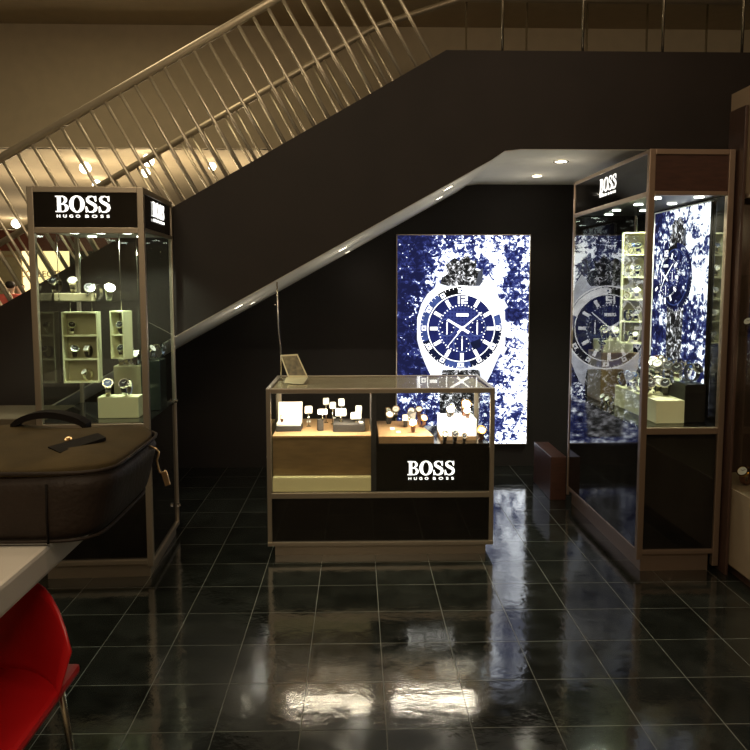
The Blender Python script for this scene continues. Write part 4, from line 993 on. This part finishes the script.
def outline(hx, hy, z, p=7, n=64):
    o = []
    for i in range(n):
        a = 2 * math.pi * i / n; c, s = math.cos(a), math.sin(a); k = (abs(c) ** p + abs(s) ** p) ** (-1 / p); o.append((c * k * hx, s * k * hy, z))
    return o
MB().tube([(x + .047 * max(0, x / .352), y + .034 * max(0, y / .277), z) for x, y, z in outline(.352, .277, .208)], .0055, 8, closed=True).build('piping', 'leather', bag)
MB().tube(outline(.358, .283, .015), .005, 8, closed=True).build('piping', 'leather', bag)
for x in (.23,): MB().tube([(x, -.287, .01), (x, -.290, .09), (x, -.285, .18)], .003, 6).build('seam', 'strapblack', bag)
# handle: padded arch lying back
def ribbon(mb, pts, wv, th=.004):
    pts = [Vector(p) for p in pts]; wv = Vector(wv)
    for i in range(len(pts) - 1):
        a, b = pts[i], pts[i + 1]; up = Vector((0, 0, th))
        mb.hexa([a - wv, b - wv, a + wv, b + wv, a - wv + up, b - wv + up, a + wv + up, b + wv + up])
hl = []
A = at_y(8, 423, 2.42) - Vector((BXR - .36, 2.25, TZ)); B = at_y(84, 425, 2.42) - Vector((BXR - .36, 2.25, TZ))
for i in range(13):
    f = i / 12; hl.append((A.x + (B.x - A.x) * f, .21 - .02 * math.sin(f * math.pi), .235 + .045 * math.sin(f * math.pi) ** .7))
mb = MB(); ribbon(mb, hl, (0, .026, .0), .022); mb.build('handle', 'strapblack', bag)
# flap with snap
def on_bag(px, py, z=TZ + .248): return at_z(px, py, z) - Vector((BXR - .36, 2.25, TZ))
f = [on_bag(48, 447), on_bag(98, 433), on_bag(106, 437), on_bag(60, 452)]
zz = .243
mb = MB(); mb.hexa([Vector((q.x, q.y, zz - (.006 if i in (0, 1) else .004) + k)) for k in (0, .010) for i, q in ((0, f[3]), (1, f[2]), (2, f[0]), (3, f[1]))]); flap = mb.build('flap', 'strapblack', bag)
s_ = on_bag(68.5, 440); MB().cyl((s_.x, s_.y, zz + .004), .011, .006, (0, -.3, 1), 18).cyl((s_.x, s_.y - .001, zz + .01), .006, .004, (0, -.3, 1), 14).build('snap', 'brass', flap)
a = on_bag(33, 432); b = on_bag(49, 434); MB().hexa([(a.x, a.y - .01, zz), (b.x, b.y - .01, zz), (a.x, a.y + .006, zz), (b.x, b.y + .006, zz), (a.x, a.y - .01, zz + .006), (b.x, b.y - .01, zz + .006), (a.x, a.y + .006, zz + .006), (b.x, b.y + .006, zz + .006)]).build('name_plate', 'brass', bag)
# carabiner ring and zip pull on the right end
Yc = 2.40
xs = .37
k0 = at_y(159, 452, Yc) - Vector((BXR - .36, 2.25, TZ)); k1 = at_y(160, 472, Yc) - Vector((BXR - .36, 2.25, TZ)); k2 = at_y(168, 486, Yc) - Vector((BXR - .36, 2.25, TZ))
clip = MB().tube([(k0.x - .035, k0.y, k0.z + .022), (k0.x - .01, k0.y, k0.z + .012), (k0.x + .0, k0.y, k0.z), (k0.x - .008, k0.y, k0.z - .03), (k0.x, k0.y, k1.z), (k0.x + .012, k0.y, k1.z - .006), (k0.x + .02, k0.y, k1.z + .006)], .0038, 8).build('clip', 'brass', bag)
MB().hexa([(k1.x + .004, k0.y - .004, k1.z), (k1.x + .022, k0.y - .004, k1.z + .004), (k1.x + .004, k0.y + .004, k1.z), (k1.x + .022, k0.y + .004, k1.z + .004),
            (k2.x - .008, k0.y - .004, k2.z), (k2.x + .008, k0.y - .004, k2.z + .006), (k2.x - .008, k0.y + .004, k2.z), (k2.x + .008, k0.y + .004, k2.z + .006)]).build('zip_pull', 'brass', clip)

# red tub chair under the table edge
rc = thing('chair', 'red moulded chair tucked under the edge of the white table', 'chair', (-1.03, 1.98, 0), R(0))
mb = MB(); vs = []; nu, nv = 17, 9
for layer in (0, .008):
    for j in range(nv):
        v_ = j / (nv - 1)
        for i in range(nu):
            u_ = -1 + 2 * i / (nu - 1); hgt = .72 - .16 * abs(u_) ** 3.0
            z = .44 + (hgt - .44) * v_
            vs.append((u_ * (.20 + .03 * v_), .06 - (.14) * abs(u_) ** 2 + .03 * v_ + layer, z))
fs_ = []; nl = nu * nv
for j in range(nv - 1):
    for i in range(nu - 1):
        a = j * nu + i; fs_.append((a, a + 1, a + nu + 1, a + nu)); fs_.append((a + nl, a + nl + nu, a + nl + nu + 1, a + nl + 1))
for i in range(nu - 1): fs_ += [(i, i + nl, i + 1 + nl, i + 1), ((nv - 1) * nu + i, (nv - 1) * nu + i + 1, (nv - 1) * nu + i + 1 + nl, (nv - 1) * nu + i + nl)]
for j in range(nv - 1): fs_ += [(j * nu, (j + 1) * nu, (j + 1) * nu + nl, j * nu + nl), (j * nu + nu - 1, j * nu + nu - 1 + nl, (j + 1) * nu + nu - 1 + nl, (j + 1) * nu + nu - 1)]
mb._add(vs, fs_, None, True); mb.build('backrest', 'red', rc)
mb = MB(); mb.box(-.20, .20, -.33, .09, .425, .455, None, .014); mb.build('seat', 'red', rc)
for x in (-.15, .15):
    for y in (-.27, .05): MB().tube([(x, y, .43), (x * 1.25, y + (.03 if y > 0 else -.03), .0)], .011, 8).build('leg', 'steel', rc)
